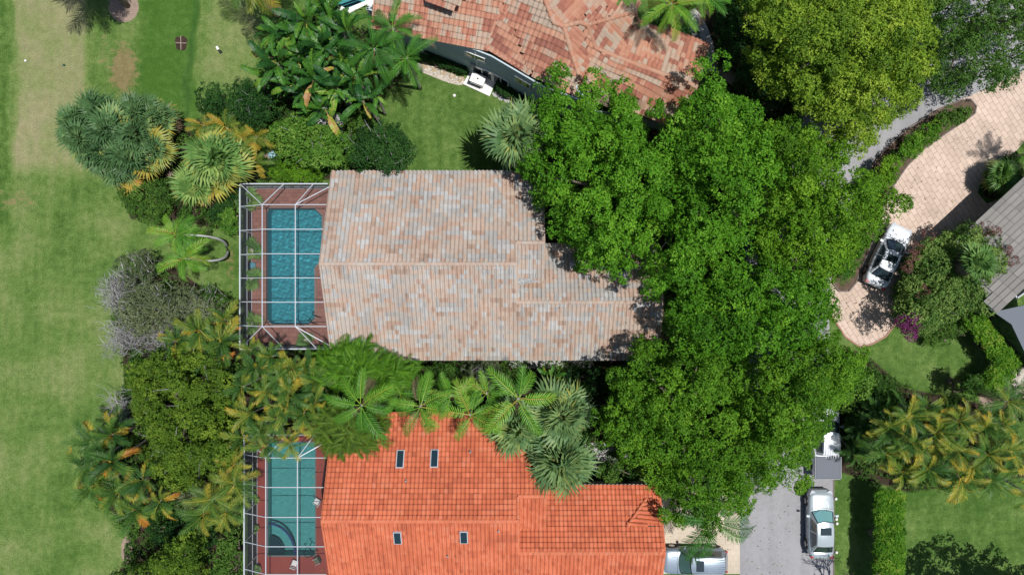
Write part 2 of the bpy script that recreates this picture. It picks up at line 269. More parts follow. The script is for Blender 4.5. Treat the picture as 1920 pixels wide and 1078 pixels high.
def tree(name, label, cat, poly, ze, zt, zb=None, lr=.9, per=26, ll=.24, nl=7, rat=1.0, mat='bright', ct=.5, group=None, base=None, trunk=.22, dens=1.0, k=1, flat=False, ctv=.14, tv=.28, nlimb=14, twigs=0, extra=None, up=.35, rough=.4, tname='trunk'):
    if lr > .6 and not flat: lr *= .80; per = int(per * .80)
    W = np.array(atl(poly, ze)); W = smooth_poly(W, k=k); zb = ze - .3 if zb is None else zb
    pts = crown_points(W, zt, zb, lr, dens, flat=flat)
    pts[:, :2] *= ((HC - pts[:, 2:]) / (HC - ze)) ** .9      # boughs higher than the measured rim level sit a little further in
    if len(pts) == 0: pts = np.array([[*W.mean(0)[:2], (zt + zb) / 2]])
    b = np.array([*pts[:, :2].mean(0), 0.0]) if base is None else np.array([*at(*base)[:2], 0.])
    t = thing(name, label, cat, tuple(b), group)
    v, f, ti = leaves_on(pts, lr, per, ll, nl, rat, ct, tv, up, ctv); mb = MB(); mb.add(v, f, tint=ti)
    if extra:                                             # outlying sprays: (px,py,z,r)
        for (x, y, z, r) in extra:
            v, f, ti = leaves_on(np.array([at(x, y, z)]), r, int(per * 1.2), ll, nl, rat, ct, tv, up, ctv); mb.add(v, f, tint=ti)
    world_part('crown', mb, LM[mat], t)
    tb = MB(); limbs(tb, b, pts, trunk, max(.4, zb * .45), nlimb)
    world_part(tname, tb, BARK, t, True)
    if twigs:
        tw = MB(); n = twigs; s = pts[rng.integers(0, len(pts), n)] + rng.normal(size=(n, 3)) * lr * .5; d = unit(n) * [1, 1, .5] + [0, 0, .5]
        for a, dd in zip(s, d):
            e = a + dd * rng.uniform(.5, 1.1); tw.tube([a, (a + e) / 2 + rng.normal(size=3) * .05, e], [.022, .016, .006], 3, tint=rng.uniform(.3, 1))
        world_part('bare_twigs', tw, LM['twig'], t)
    return t, pts
# palm leaves --------------------------------------------------------------------------------
def feather(L=2.4, n=17, ll=.55, lw=.085, droop=1.1, vee=.25, sd=0, tg=0.0):
    r = np.random.default_rng(sd); V = []; Q = []; T = []; c = 0; s = np.linspace(0, 1, 26); ang = -droop * s ** 1.4; x = np.cumsum(np.cos(ang)) / 26 * L; z = np.cumsum(np.sin(ang)) / 26 * L
    rach = np.stack([x, 0 * x, z], 1)
    def P(u): return np.array([np.interp(u, s, x), 0, np.interp(u, s, z)]), np.array([math.cos(np.interp(u, s, ang)), 0, math.sin(np.interp(u, s, ang))])
    for i in range(n):
        u = .16 + .84 * i / (n - 1); p, t = P(u); up = np.array([-t[2], 0, t[0]]); env = max(.25, math.sin(math.pi * (.12 + .80 * (i / (n - 1)))) ** .6)
        for sg in (-1, 1):
            th = R(72 - 42 * i / n) + r.normal(0, .06); dr = math.cos(th) * t + math.sin(th) * (np.array([0, sg, 0]) * math.cos(vee) + up * math.sin(vee)); Ln = ll * env * r.uniform(.88, 1.08)
            m = p + dr * Ln * .5; e = p + dr * Ln - np.array([0, 0, 1]) * Ln * r.uniform(.12, .35); wv = t * lw * .5
            V += [p - wv * .6, p + wv * .6, m + wv, m - wv, e + wv * .25, e - wv * .25]; Q += [[c, c+1, c+2, c+3], [c+3, c+2, c+4, c+5]]; T += [r.uniform(-.06, .08) + tg * (i / n - .45), r.uniform(-.06, .08) + tg * (i / n - .25)]; c += 6
    for i in range(0, 25, 4):
        a, b = rach[i], rach[min(i + 4, 25)]; wv = np.array([0, .022 * (1 - i / 32) + .006, 0]); o = np.array([0, 0, .012]); V += [a - wv + o, a + wv + o, b + wv + o, b - wv + o]; Q.append([c, c+1, c+2, c+3]); T.append(.22); c += 4
    return np.array(V), np.array(Q), np.array(T)
def fanleaf(Rr=1.0, n=26, sd=0, pet=.75, spread=150):
    r = np.random.default_rng(sd); V = []; Q = []; T = []; c = 0; h = np.array([pet, 0, 0]); wv = np.array([0, .02, 0])
    V += [-wv, wv, h + wv, h - wv]; Q.append([0, 1, 2, 3]); T.append(.12); c = 4
    for i in range(n):
        a = R(-spread + 2 * spread * i / (n - 1)) + r.normal(0, .03); Ln = Rr * (.72 + .28 * math.cos(a * .55)) * r.uniform(.85, 1.08); d = np.array([math.cos(a), math.sin(a), .10]); s = np.array([-math.sin(a), math.cos(a), 0]) * Rr * math.tan(R(spread / n)) * .62
        m = h + d * Ln * .55; e = h + d * Ln + np.array([0, 0, -1]) * Ln * r.uniform(.12, .45); k = np.array([0, 0, .02 if i % 2 else -.02])
        V += [h, m - s + k, e, m + s + k]; Q.append([c, c+1, c+2, c+3]); T.append(r.uniform(-.07, .1)); c += 4
    return np.array(V), np.array(Q), np.array(T)
def paddle(L=2.2, Wd=.6, n=12, sd=0, droop=.9, pet=.5):
    r = np.random.default_rng(sd); V = []; Q = []; T = []; c = 0; s = np.linspace(0, 1, n + 1); ang = -droop * s ** 1.5 + .15; x = pet + np.concatenate([[0], np.cumsum(np.cos(ang[1:]))]) / n * L; z = np.concatenate([[0], np.cumsum(np.sin(ang[1:]))]) / n * L
    V += [[0, -.03, 0], [0, .03, 0], [pet, .03, 0], [pet, -.03, 0]]; Q.append([0, 1, 2, 3]); T.append(.2); c = 4
    for i in range(n):
        w0 = Wd * .5 * math.sin(math.pi * (.08 + .88 * s[i])) ** .5; w1 = Wd * .5 * math.sin(math.pi * min(.99, .08 + .88 * s[i + 1])) ** .5
        a = np.array([x[i], 0, z[i]]); b = np.array([x[i+1], 0, z[i+1]]); g = .015 if r.random() < .6 else .05
        for sg in (-1, 1):
            dz = .22 + r.normal(0, .10); sk = r.uniform(.02, .1); am = a + [sk, sg * w0, w0 * dz]; bm = b + [sk - g * r.uniform(0, 1.6), sg * w1, w1 * dz]
            V += [a, b, bm, am]; Q.append([c, c+1, c+2, c+3]); T.append(r.uniform(-.08, .08)); c += 4
        wv = np.array([0, .018, 0]); o = np.array([0, 0, .012]); V += [a - wv + o, a + wv + o, b + wv + o, b - wv + o]; Q.append([c, c+1, c+2, c+3]); T.append(.3); c += 4
    return np.array(V), np.array(Q), np.array(T)
FEA = [feather(sd=i, droop=.8 + .25 * i) for i in range(4)]
FEAW = [feather(L=2.2, n=20, ll=.60, lw=.085, droop=.7 + .3 * i, vee=.55, sd=10 + i, tg=.28) for i in range(4)]
FEAF = [feather(L=2.4, n=30, ll=.50, lw=.052, droop=.9 + .3 * i, vee=.5, sd=20 + i) for i in range(3)]
FANL = [fanleaf(sd=i) for i in range(4)]
PAD = [paddle(sd=i, droop=.6 + .35 * i) for i in range(4)]
_ROLL = {id(FANL): .45, id(PAD): .55, id(FEAW): .6}
def azel(a, e):
    d = np.stack([np.cos(a) * np.cos(e), np.sin(a) * np.cos(e), np.sin(e)], 1); y = np.stack([-np.sin(a), np.cos(a), 0 * a], 1); return np.stack([d, y, np.cross(d, y)], 2)
def rolled(M, r):
    c, s_ = np.cos(r)[:, None], np.sin(r)[:, None]; y, z = M[:, :, 1], M[:, :, 2]; return np.stack([M[:, :, 0], y * c + z * s_, z * c - y * s_], 2)
def fronds(mb, c, tpl, n, sc, e0=1.2, e1=-.3, tint=(.3, .6), ew=1.0, az=None, tipt=None, roll=.25, svar=(.8, 1.15)):
    """n fronds round c: young upright ones in the middle (elevation e0) to old hanging ones (e1)"""
    u = (np.arange(n) + .5) / n; a = np.arange(n) * 2.39996 + rng.uniform(0, 6.28) + rng.normal(0, .15, n) if az is None else np.asarray(az) + rng.normal(0, .06, n)
    e = e0 + (e1 - e0) * u ** ew + rng.normal(0, .10, n); t = rng.uniform(tint[0], tint[1], n)
    if tipt is not None: t = np.where(u > tipt[0], rng.uniform(tipt[1], tipt[2], n), t)
    for j, tp in enumerate(tpl):
        m = np.arange(n) % len(tpl) == j
        if not m.any(): continue
        v, f, ti = inst(tp[0], tp[1], np.repeat(np.array([c]), m.sum(), 0) + rng.normal(size=(m.sum(), 3)) * .04, rolled(azel(a[m], e[m]), rng.normal(0, roll, m.sum())), sc * rng.uniform(svar[0], svar[1], m.sum()), t[m], tp[2]); mb.add(v, f, tint=np.clip(ti, 0, 1))
def palm(name, label, cat, heads, mat, tpl, n=16, group=None, base=None, tr=.13, lean=None, e0=1.2, e1=-.35, tint=(.3, .6), ew=1.0, tipt=None, crownname='crown', bark=None):
    """heads: (px, py, z, scale) crown centres; every head has its stem"""
    P = [at(h[0], h[1], h[2]) for h in heads]; b0 = np.array([*P[0][:2], 0]) if base is None else np.array([*at(*base)[:2], 0.]); t = thing(name, label, cat, tuple(b0), group); mb = MB(); tb = MB()
    for i, (p, h) in enumerate(zip(P, heads)):
        fronds(mb, p, tpl, n if len(h) < 5 else h[4], h[3], e0, e1, tint, ew, tipt=tipt, roll=_ROLL.get(id(tpl), .28), svar=(.6, 1.2) if id(tpl) in _ROLL else (.78, 1.15))#: .45, id(PAD): .55, id(FEAW): .6}.get(id(tpl), .28), svar=(.6, 1.2) if tpl in (FANL, PAD, FEAW) else (.78, 1.15))
        bb = np.array([p[0] + (b0[0] - p[0]) * (.35 if len(P) > 1 and base is None else 1), p[1] + (b0[1] - p[1]) * (.35 if len(P) > 1 and base is None else 1), -.1])
        m = (bb + p) / 2 if lean is None else lean; k = np.linspace(0, 1, 9)[:, None]; cur = (1 - k) ** 2 * bb + 2 * k * (1 - k) * m + k ** 2 * (p + [0, 0, -.05]); tb.tube(cur, np.linspace(tr * 1.25, tr * .8, 9), 8)
    if len(P) == 1 and name in ('fan_palm', 'feather_palm') and P[0][2] > 2.5:
        db = MB(); fronds(db, P[0] - [0, 0, .15], tpl, 7 if name == 'fan_palm' else 3, heads[0][3] * .85, -.35, -.9, (.2, .9)); world_part('dead_fronds', db, LM['deadfrond'], t)
    world_part(crownname, mb, LM[mat], t); world_part('trunk' if len(P) == 1 else 'stems', tb, bark or PALMBARK, t, True); return t
# ---------------------------------------------------------------- the setting
POOL1 = [(503, 390), (592, 390), (606, 404), (606, 440), (601, 492), (592, 502), (592, 598), (580, 610), (510, 610), (500, 600), (500, 400)]
POOL2 = [(502, 828), (592, 828), (592, 1041), (502, 1041)]
POOL3 = [(606, -60), (613, 0), (650, 19), (686, 4), (700, -60)]
DECK1P = [(466, 349), (640, 352), (640, 648), (466, 648)]; DECK2P = [(482, 800), (640, 800), (640, 1120), (482, 1120)]
MULCH = [
 [(120, 250), (170, 200), (290, 190), (350, 225), (400, 200), (470, 190), (510, 60), (560, 10), (600, 10), (705, 60), (790, 100), (780, 140), (715, 190), (720, 230), (775, 280), (760, 330), (615, 345), (450, 345), (448, 380), (420, 440), (330, 420), (240, 420), (215, 350)],
 [(200, 520), (300, 470), (420, 560), (450, 650), (620, 660), (620, 820), (480, 850), (455, 960), (450, 1100), (200, 1100), (245, 1010), (200, 960), (140, 900), (150, 850), (230, 780), (220, 640)],
 [(560, 660), (1180, 660), (1180, 920), (600, 920)], [(1000, 380), (1240, 380), (1240, 560), (1000, 560)],
 [(960, 230), (1330, 170), (1400, 280), (1390, 600), (1390, 900), (1240, 960), (1180, 700), (1240, 560), (1000, 460)],
 [(1230, 0), (1390, -40), (1540, -40), (1640, 120), (1500, 260), (1390, 420), (1330, 160), (1290, 60)],
 [(1565, 640), (1625, 655), (1700, 720), (1900, 760), (1940, 900), (1700, 930), (1565, 890)], [(1660, 470), (1700, 430), (1880, 420), (1890, 600), (1800, 610), (1690, 625), (1650, 600)],
 [(1810, 600), (1850, 585), (1960, 700), (1960, 800), (1850, 790), (1830, 740), (1880, 690)], [(1835, 330), (1880, 290), (1925, 300), (1925, 345), (1860, 385), (1835, 370)],
]
def blob(P, px, py, rx, ry, soft=.5):
    c = at(px, py); d = np.sqrt(((P[..., 0] - c[0]) / (rx / 25.6)) ** 2 + ((P[..., 1] - c[1]) / (ry / 25.6)) ** 2); return np.clip((1 - d) / soft, 0, 1)
xs = np.concatenate([[-900, -500, -250, -120, -70], np.arange(-44, 44.01, .25), [70, 120, 250, 500, 900]]); ys = np.concatenate([[-900, -500, -250, -120, -60], np.arange(-27, 27.01, .25), [60, 120, 250, 500, 900]])
GX, GY = np.meshgrid(xs, ys); P = np.stack([GX, GY], -1); hgt = np.zeros(GX.shape)
soil = np.zeros(GX.shape)
for m in MULCH:
    W = np.array(atl(m)); soil = np.maximum(soil, np.where(inpoly(P, W), np.clip(edist(P, W) / .7, 0, 1), 0))
wob = lownoise(P, .9, 3) * .6; px = P[..., 0] * 25.6 + 960 + wob * 12; py = 539 - P[..., 1] * 25.6 + wob * 12
golf = np.clip((430 - px) / 60, 0, 1)
dry = golf * (.34 + .09 * lownoise(P, .35, 5)) + .16 * (1 - golf) + .07 * lownoise(P, .8, 6)
strip = np.clip((px - 18) / 12, 0, 1) * np.clip((172 - px) / 14, 0, 1) * np.clip((360 - py) / 60, 0, 1); dry = np.maximum(dry, strip * .80 + .08 * wob)
dry = np.where((px < 16) & (py < 420), dry * .35, dry)
lush = np.clip((px - 245) / 34, 0, 1) * np.clip((372 - px + np.clip(py - 150, 0, 90) * .1) / 6, 0, 1) * np.clip((300 - py) / 60, 0, 1)
dry = dry * (1 - lush) + .02 * lush
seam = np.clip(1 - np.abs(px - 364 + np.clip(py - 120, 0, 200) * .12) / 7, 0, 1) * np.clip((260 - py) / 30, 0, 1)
r375 = np.clip((px - 378) / 8, 0, 1) * np.clip((500 - px) / 30, 0, 1) * np.clip((190 - py) / 40, 0, 1); dry = np.maximum(dry, r375 * .52)
bare = np.maximum.reduce([blob(P, 232, 130, 42, 78, .8) * 1.0, blob(P, 195, 95, 16, 90, .8) * .5, blob(P, 30, 375, 95, 45, .9) * .55, blob(P, 300, 370, 60, 18, .7) * .3, blob(P, 735, 215, 36, 30, .8) * .35, blob(P, 770, 290, 16, 40, .8) * .3, blob(P, 432, 490, 16, 90, .7) * .55, blob(P, 230, 345, 28, 10, .7) * .4, blob(P, 260, 1020, 26, 60, .7) * .5])
mul = np.maximum.reduce([blob(P, 232, 14, 34, 34, .35), blob(P, 238, 1030, 14, 34, .5), blob(P, 325, 330, 14, 18, .4), blob(P, 312, 305, 10, 20, .4), blob(P, 510, 290, 26, 20, .5) * .7, blob(P, 1885, 745, 60, 50, .4)])
shade = np.clip(seam * .9 + blob(P, 560, 200, 10, 10) * 0, 0, 1)  # mask of the darker green mowing line along the seam
idx = np.arange(GX.size).reshape(GX.shape); fc = np.stack([idx[:-1, :-1], idx[:-1, 1:], idx[1:, 1:], idx[1:, :-1]], -1).reshape(-1, 4)
cen = P.reshape(-1, 2)[fc].mean(1); keep = np.ones(len(fc), bool)
for pp in (POOL1, POOL2, POOL3):
    W = np.array(atl(pp)); keep &= ~(inpoly(cen, W) | (edist(cen, W) < .2))
gm = mesh_from('ground', np.stack([GX, GY, hgt], -1).reshape(-1, 3), [fc[keep]])
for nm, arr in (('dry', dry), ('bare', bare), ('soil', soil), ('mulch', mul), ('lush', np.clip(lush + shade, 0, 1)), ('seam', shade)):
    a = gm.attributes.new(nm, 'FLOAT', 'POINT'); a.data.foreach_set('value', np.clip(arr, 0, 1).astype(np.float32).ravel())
m, n, l, b = newmat('turf'); tc = n.new('ShaderNodeTexCoord')
def nz(sc, det=6, rough=.6):
    z = n.new('ShaderNodeTexNoise'); z.inputs['Scale'].default_value = sc; z.inputs['Detail'].default_value = det; z.inputs['Roughness'].default_value = rough; l.new(tc.outputs['Object'], z.inputs['Vector']); return z.outputs['Fac']
def att(k): a = n.new('ShaderNodeAttribute'); a.attribute_name = k; return a.outputs['Fac']
def mth(op, a, b_, c=None, cl=False):
    x = n.new('ShaderNodeMath'); x.operation = op; x.use_clamp = cl
    for i, v in enumerate((a, b_, c)):
        if v is None: continue
        if hasattr(v, 'default_value'): l.new(v, x.inputs[i])
        else: x.inputs[i].default_value = v
    return x.outputs[0]
def mixc(f, a, b_):
    x = n.new('ShaderNodeMix'); x.data_type = 'RGBA'; l.new(f, x.inputs['Factor'])
    for s_, v in (('A', a), ('B', b_)):
        s2 = [i for i in x.inputs if i.name == s_ and i.type == 'RGBA'][0]
        if hasattr(v, 'default_value'): l.new(v, s2)
        else: s2.default_value = (*v, 1)
    return [o for o in x.outputs if o.type == 'RGBA'][0]
n1, n2, n3, n4 = nz(.35), nz(2.2), nz(11, 8, .75), nz(45, 3)
mpn = n.new('ShaderNodeMapping'); mpn.inputs['Scale'].default_value = (1.7, .16, 1); l.new(tc.outputs['Object'], mpn.inputs[0]); z5 = n.new('ShaderNodeTexNoise'); z5.inputs['Scale'].default_value = 1; z5.inputs['Detail'].default_value = 7; l.new(mpn.outputs[0], z5.inputs['Vector']); n5 = z5.outputs['Fac']   # mower passes
nn = mth('ADD', mth('ADD', mth('MULTIPLY', mth('SUBTRACT', n5, .5), .28), mth('MULTIPLY', mth('SUBTRACT', n1, .5), .7)), mth('ADD', mth('MULTIPLY', mth('SUBTRACT', n2, .5), .45), mth('MULTIPLY', mth('SUBTRACT', n3, .5), .7)))
f = mth('ADD', mth('MULTIPLY', att('dry'), mth('SUBTRACT', 1.0, mth('MULTIPLY', mth('SUBTRACT', n2, .5), .8))), mth('MULTIPLY', nn, 1.5), cl=True)
r = ramp(n, [(0, (.056, .122, .022)), (.30, (.112, .188, .046)), (.60, (.190, .235, .085)), (1, (.29, .270, .150))]); l.new(f, r.inputs[0])
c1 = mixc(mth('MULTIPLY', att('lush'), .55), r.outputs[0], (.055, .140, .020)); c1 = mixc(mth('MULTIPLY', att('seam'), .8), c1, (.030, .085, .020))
bf = mth('MULTIPLY', mth('SUBTRACT', mth('ADD', att('bare'), mth('MULTIPLY', mth('SUBTRACT', n2, .5), 1.6)), .42), 3.5, cl=True); bf = mth('MULTIPLY', bf, mth('GREATER_THAN', att('bare'), .02))
c2 = mixc(mth('MULTIPLY', bf, .75), c1, (.24, .17, .09))
sf = mth('MULTIPLY', mth('SUBTRACT', mth('ADD', att('soil'), mth('MULTIPLY', mth('SUBTRACT', n3, .5), .7)), .35), 5, cl=True); sc_ = mixc(n3, (.018, .014, .010), (.075, .055, .038)); c3 = mixc(sf, c2, sc_)  # bed soil, its brown painted darker for the shade under the plants
mf = mth('MULTIPLY', mth('SUBTRACT', mth('ADD', att('mulch'), mth('MULTIPLY', mth('SUBTRACT', n3, .5), .5)), .4), 6, cl=True); mc = mixc(n4, (.20, .14, .11), (.42, .33, .27)); c4 = mixc(mf, c3, mc)
gv = n.new('ShaderNodeVectorMath'); gv.operation = 'SCALE'; l.new(c4, gv.inputs[0]); l.new(mth('ADD', -.93, mth('ADD', mth('MULTIPLY', n4, 1.9), mth('ADD', mth('MULTIPLY', n3, 1.25), mth('MULTIPLY', n2, .65)))), gv.inputs['Scale']); l.new(gv.outputs[0], b.inputs['Base Color'])
b.inputs['Roughness'].default_value = .95; b.inputs['Specular IOR Level'].default_value = .1
bp = n.new('ShaderNodeBump'); bp.inputs['Strength'].default_value = .7; bp.inputs['Distance'].default_value = .06; l.new(mth('ADD', n4, n3), bp.inputs['Height']); l.new(bp.outputs[0], b.inputs['Normal'])
go = obj('ground', gm, m); go['kind'] = 'structure'

def sheet(name, pts, mat, z=.012, k=0, th=.06):
    W = np.array(atl(pts)); W = smooth_poly(W, k=k) if k else W
    A = sum(W[i][0] * W[(i + 1) % len(W)][1] - W[(i + 1) % len(W)][0] * W[i][1] for i in range(len(W)))
    if A < 0: W = W[::-1]
    mb = MB(); mb.slab([(p[0], p[1]) for p in W], z - th, z); return struct(name, mb, mat)
ROADE = [(1562, 1200), (1562, 1078), (1562, 900), (1560, 760), (1557, 660), (1553, 560), (1562, 490), (1590, 400), (1642, 298), (1694, 250), (1754, 205), (1816, 181), (1861, 160), (1920, 133), (2100, 55)]
ROADW = [(2030, -130), (1850, -30), (1744, 30), (1670, 75), (1590, 125), (1520, 190), (1460, 270), (1420, 350), (1400, 450), (1390, 600), (1388, 760), (1387, 900), (1387, 1078), (1387, 1200)]
sheet('road', ROADE + ROADW, ASPH, .012)
def kerbline(name, pts, wd=.14, h=.1, mat=KERB, closed=False):
    mb = MB(); W = atl(pts)
    for a, b_ in zip(W[:-1], W[1:]): mb.beam([a[0], a[1], h / 2], [b_[0], b_[1], h / 2], wd, h)
    return struct(name, mb, mat)
kerbline('road_edge', [(1563, 1200), (1563, 1078), (1563, 900), (1561, 760), (1558, 670)], .10, .03, KERB)
DR = [(1816, 181), (1920, 133), (2060, 75), (2060, 250), (1920, 266), (1896, 294), (1880, 300), (1838, 345), (1833, 362), (1850, 382), (1880, 372), (1900, 420), (1850, 470), (1800, 520), (1720, 545), (1690, 575), (1682, 602), (1660, 630), (1635, 644), (1612, 649), (1585, 630), (1560, 590), (1554, 560), (1562, 490), (1590, 400), (1642, 298), (1694, 250), (1754, 205)]
sheet('driveway', DR, PAVE, .022)
kerbline('driveway_edge', [(1682, 603), (1660, 631), (1635, 645), (1611, 650), (1584, 631), (1559, 591)], .12, .06, plain('brick_edge', (.30, .17, .13), .9))
sheet('driveway', [(1225, 890), (1387, 890), (1387, 1075), (1225, 1075)], PAVE2, .024)
ISL = [(1636, 310), (1660, 280), (1700, 244), (1760, 206), (1800, 190), (1818, 188), (1828, 200), (1825, 214), (1800, 232), (1765, 255), (1730, 280), (1700, 310), (1675, 345), (1655, 385), (1645, 430), (1628, 465), (1614, 500), (1603, 530), (1590, 545), (1572, 545), (1558, 528), (1566, 480), (1600, 390)]
sheet('planting_island', ISL, SOIL, .09, 1)
kerbline('island_kerb', [(1558, 528), (1572, 546), (1590, 546), (1603, 531), (1615, 500), (1629, 465), (1646, 430), (1656, 385), (1676, 345), (1701, 310), (1731, 280), (1766, 255), (1801, 232), (1826, 214), (1829, 200), (1818, 187), (1800, 189), (1760, 205), (1700, 243), (1660, 279), (1635, 309)], .1, .13)
sheet('path', [(1285, 20), (1308, 15), (1335, 70), (1343, 115), (1330, 140), (1310, 120), (1300, 80)], WALK, .02, 1)
sheet('path', [(1330, 130), (1345, 118), (1440, 170), (1470, 200), (1430, 215), (1385, 170)], PAVE, .018)
sheet('side_walk', [(940, 668), (1110, 672), (1110, 690), (960, 690)], WALK, .02)
sheet('garage_apron', [(1232, 560), (1300, 540), (1400, 540), (1400, 720), (1232, 640)], PAVE, .018)
sheet('rear_walk', [(1095, 830), (1180, 830), (1180, 870), (1110, 880)], WALK, .02)
def deck(name, outer, pool, mat, z=.05):
    mb = MB(); o = [(p[0], p[1]) for p in atl(outer)][::-1]; p = [(q[0], q[1]) for q in atl(pool)]; mb.slab(o, -.02, z, [p]); return struct(name, mb, mat)
deck('pool_deck', DECK1P, POOL1, DECK1); deck('pool_deck', DECK2P, POOL2, DECK2); deck('pool_deck', [(598, -90), (603, 0), (649, 29), (702, 2), (712, -90)], POOL3, CONC)
def ripples(W, amp, wl, seed):
    r = np.random.default_rng(seed); lo = W[:, :2].min(0); hi = W[:, :2].max(0); st = .045; xs_ = np.arange(lo[0] - st, hi[0] + st, st); ys_ = np.arange(lo[1] - st, hi[1] + st, st); X_, Y_ = np.meshgrid(xs_, ys_); Z_ = np.zeros(X_.shape)
    for _ in range(16):
        a = r.uniform(0, 6.28); k = 6.28 / (wl * r.uniform(.6, 1.8)); Z_ += np.sin(k * (X_ * math.cos(a) + Y_ * math.sin(a)) + r.uniform(0, 6.28)) / k * .4
    cx, cy = hi[0] - .6, hi[1] - 2.2; rad = np.hypot(X_ - cx, Y_ - cy); Z_ = amp * (Z_ + .05 * np.sin(6.28 * rad / .42) * np.exp(-rad / 3.5)) - .10
    i_ = np.arange(X_.size).reshape(X_.shape); f = np.stack([i_[:-1, :-1], i_[:-1, 1:], i_[1:, 1:], i_[1:, :-1]], -1).reshape(-1, 4); P_ = np.stack([X_, Y_], -1).reshape(-1, 2); c = P_[f].mean(1); f = f[inpoly(c, W) | (edist(c, W) < .05)]
    return mesh_from('water', np.column_stack([P_, Z_.ravel()]), [f], smooth=True)
def pool(label, pts, basin, water, depth=1.3, copemat=STONE, cope=.0):
    W = atl(pts); c = np.mean(W, 0); t = thing('swimming_pool', label, 'pool', (c[0], c[1], 0)); p2 = [(p[0], p[1]) for p in W]
    mb = MB(); n_ = len(p2); mb.poly([(x, y, -depth) for x, y in p2]); v = [(x, y, z) for z in (-depth, .046) for x, y in p2]; mb.add(v, [[i, n_ + i, n_ + (i+1) % n_, (i+1) % n_] for i in range(n_)])
    world_part('basin', mb, basin, t)
    me = ripples(np.array(W), .038 if cope > .12 else .014, .40, 5); me.transform(Matrix.Translation(-Vector(t.location))); wo = obj('water', me, water, t); wo.cycles.is_caustics_caster = True; t.children[0].cycles.is_caustics_receiver = True
    mb = MB()
    cx, cy = c[0], c[1]
    if cope:
        for i in range(n_):
            a, b_ = np.array(p2[i]), np.array(p2[(i+1) % n_]); mb.beam([*a, .056], [*b_, .056], cope, .03)
        world_part('coping', mb, copemat, t)
    return t
p1 = pool('teal swimming pool with rippled water and clipped corners beside the blended pink tile roof', POOL1, BASIN, WATER, 1.4, plain('pool_coping', (.20, .13, .11), .8), .16)
p2 = pool('calm pale teal pool with a curved spa wall beside the orange tile roof', POOL2, BASIN2, WATER2, 1.2, plain('pool_coping_dark', (.10, .12, .12), .7), .10)
p3 = pool('pale green pool with navy striped steps and white deck at the top of the photo', POOL3, BASIN2, WATER2, .9, CONC, .10)
mb = MB(); a = at(502, 990, -.3); b_ = at(552, 1041, -.3); th = np.linspace(R(100), R(-5), 14); cc = at(502, 1041); rx, ry = (b_ - a)[0], (a - b_)[1]
arc = [np.array([cc[0] + rx * math.cos(t), cc[1] + 1.15 * ry * math.sin(t), -.16]) for t in th]
for q0, q1 in zip(arc[:-1], arc[1:]): mb.beam(q0, q1, .13, .20)
world_part('spa_wall', mb, NAVY, p2)
mb = MB(); mb.slab([(q[0] * .55 + cc[0] * .45, q[1] * .55 + cc[1] * .45) for q in arc] + [(cc[0] + .01, cc[1] + .01)], -.7, -.45); world_part('spa_bench', mb, BASIN2, p2)
mb = MB()
for k in range(3):
    a_, b_ = at(634 + 10 * k, 14 + 2.8 * k - 1, -.2 - .02 * k), at(674 + 3 * k, -2 + 6 * k, -.2 - .02 * k); mb.beam(a_, b_, .12, .05)
world_part('step_tiles', mb, NAVY, p3)
# ---------------------------------------------------------------- tiled roofs
def runs(nr, nc, levels, mean=3.0):
    out = np.zeros((nr, nc)); 
    for i in range(nr):
        j = 0
        while j < nc:
            k = max(1, int(rng.exponential(mean))); v = levels[rng.integers(len(levels))]
            if i > 0 and rng.random() < .18: v = out[i-1, min(j, nc-1)]
            out[i, j:j+k] = v; j += k
    return np.clip(out + rng.normal(0, .05, out.shape), 0, 1)
def tiles(mb, poly, down, tw=.28, tl=.34, hgt=.070, lip=.100, n=5, levels=(.5,), mean=3.0, flat=False, over=.05):
    poly = np.array(poly, float); down = np.array(down, float); down /= np.linalg.norm(down); nr = np.zeros(3)
    for i in range(len(poly)): nr += np.cross(poly[i] - poly[0], poly[(i+1) % len(poly)] - poly[0])
    nr /= np.linalg.norm(nr); nr = nr if nr[2] > 0 else -nr; down = down - nr * (down @ nr); down /= np.linalg.norm(down); ac = np.cross(down, nr); o = poly[0]
    S = (poly - o) @ ac; T = -(poly - o) @ down; t0 = T.min() - over; s0 = S.min(); nr_ = int((T.max() - t0) / tl) + 1; nc = int((S.max() - s0) / tw) + 1; tw2 = (S.max() - s0) / max(1, round((S.max() - s0) / tw))
    I, J = np.meshgrid(np.arange(nr_), np.arange(nc), indexing='ij'); tc_ = t0 + (I + .5) * tl; sc_ = s0 + (J + .5) * tw2; P2 = np.stack([S, T], 1)
    ins = inpoly(np.stack([sc_, np.maximum(tc_, T.min() + .02)], -1), P2); tn = runs(nr_, nc, levels, mean)[ins]; t = t0 + I[ins] * tl; s = s0 + J[ins] * tw2; m = len(t)
    u = np.linspace(0, 1, n + 1)
    h = np.where(u < .68, np.sin(np.pi * np.clip(u / .68, 0, 1)) * hgt, -np.sin(np.pi * (u - .68) / .32) * .030) + .015 if not flat else np.where((u < .06) | (u > .94), .0, .014) + .01
    jit = rng.normal(0, .004, m)[:, None]; js = rng.normal(0, .004, m)[:, None]
    def pt(sv, tv, hv): return o + sv[..., None] * ac - tv[..., None] * down + hv[..., None] * nr
    su = s[:, None] + u * tw2 * .985 + js; lo = t[:, None] + 0 * su - .02; hi = t[:, None] + tl + 0 * su
    A = pt(su, lo, h + lip + jit); B = pt(su, hi, h + 0 * su + .002); D = pt(su, lo + .004, 0 * su - .01)
    V = np.concatenate([A, B, D], 1); k = n + 1; q = np.concatenate([[[i, i+1, k+i+1, k+i] for i in range(n)], [[2*k+i, 2*k+i+1, i+1, i] for i in range(n)]])
    mb.add(V.reshape(-1, 3), (q[None] + (np.arange(m) * 3 * k)[:, None, None]).reshape(-1, 4), tint=np.repeat(tn, 2 * n))
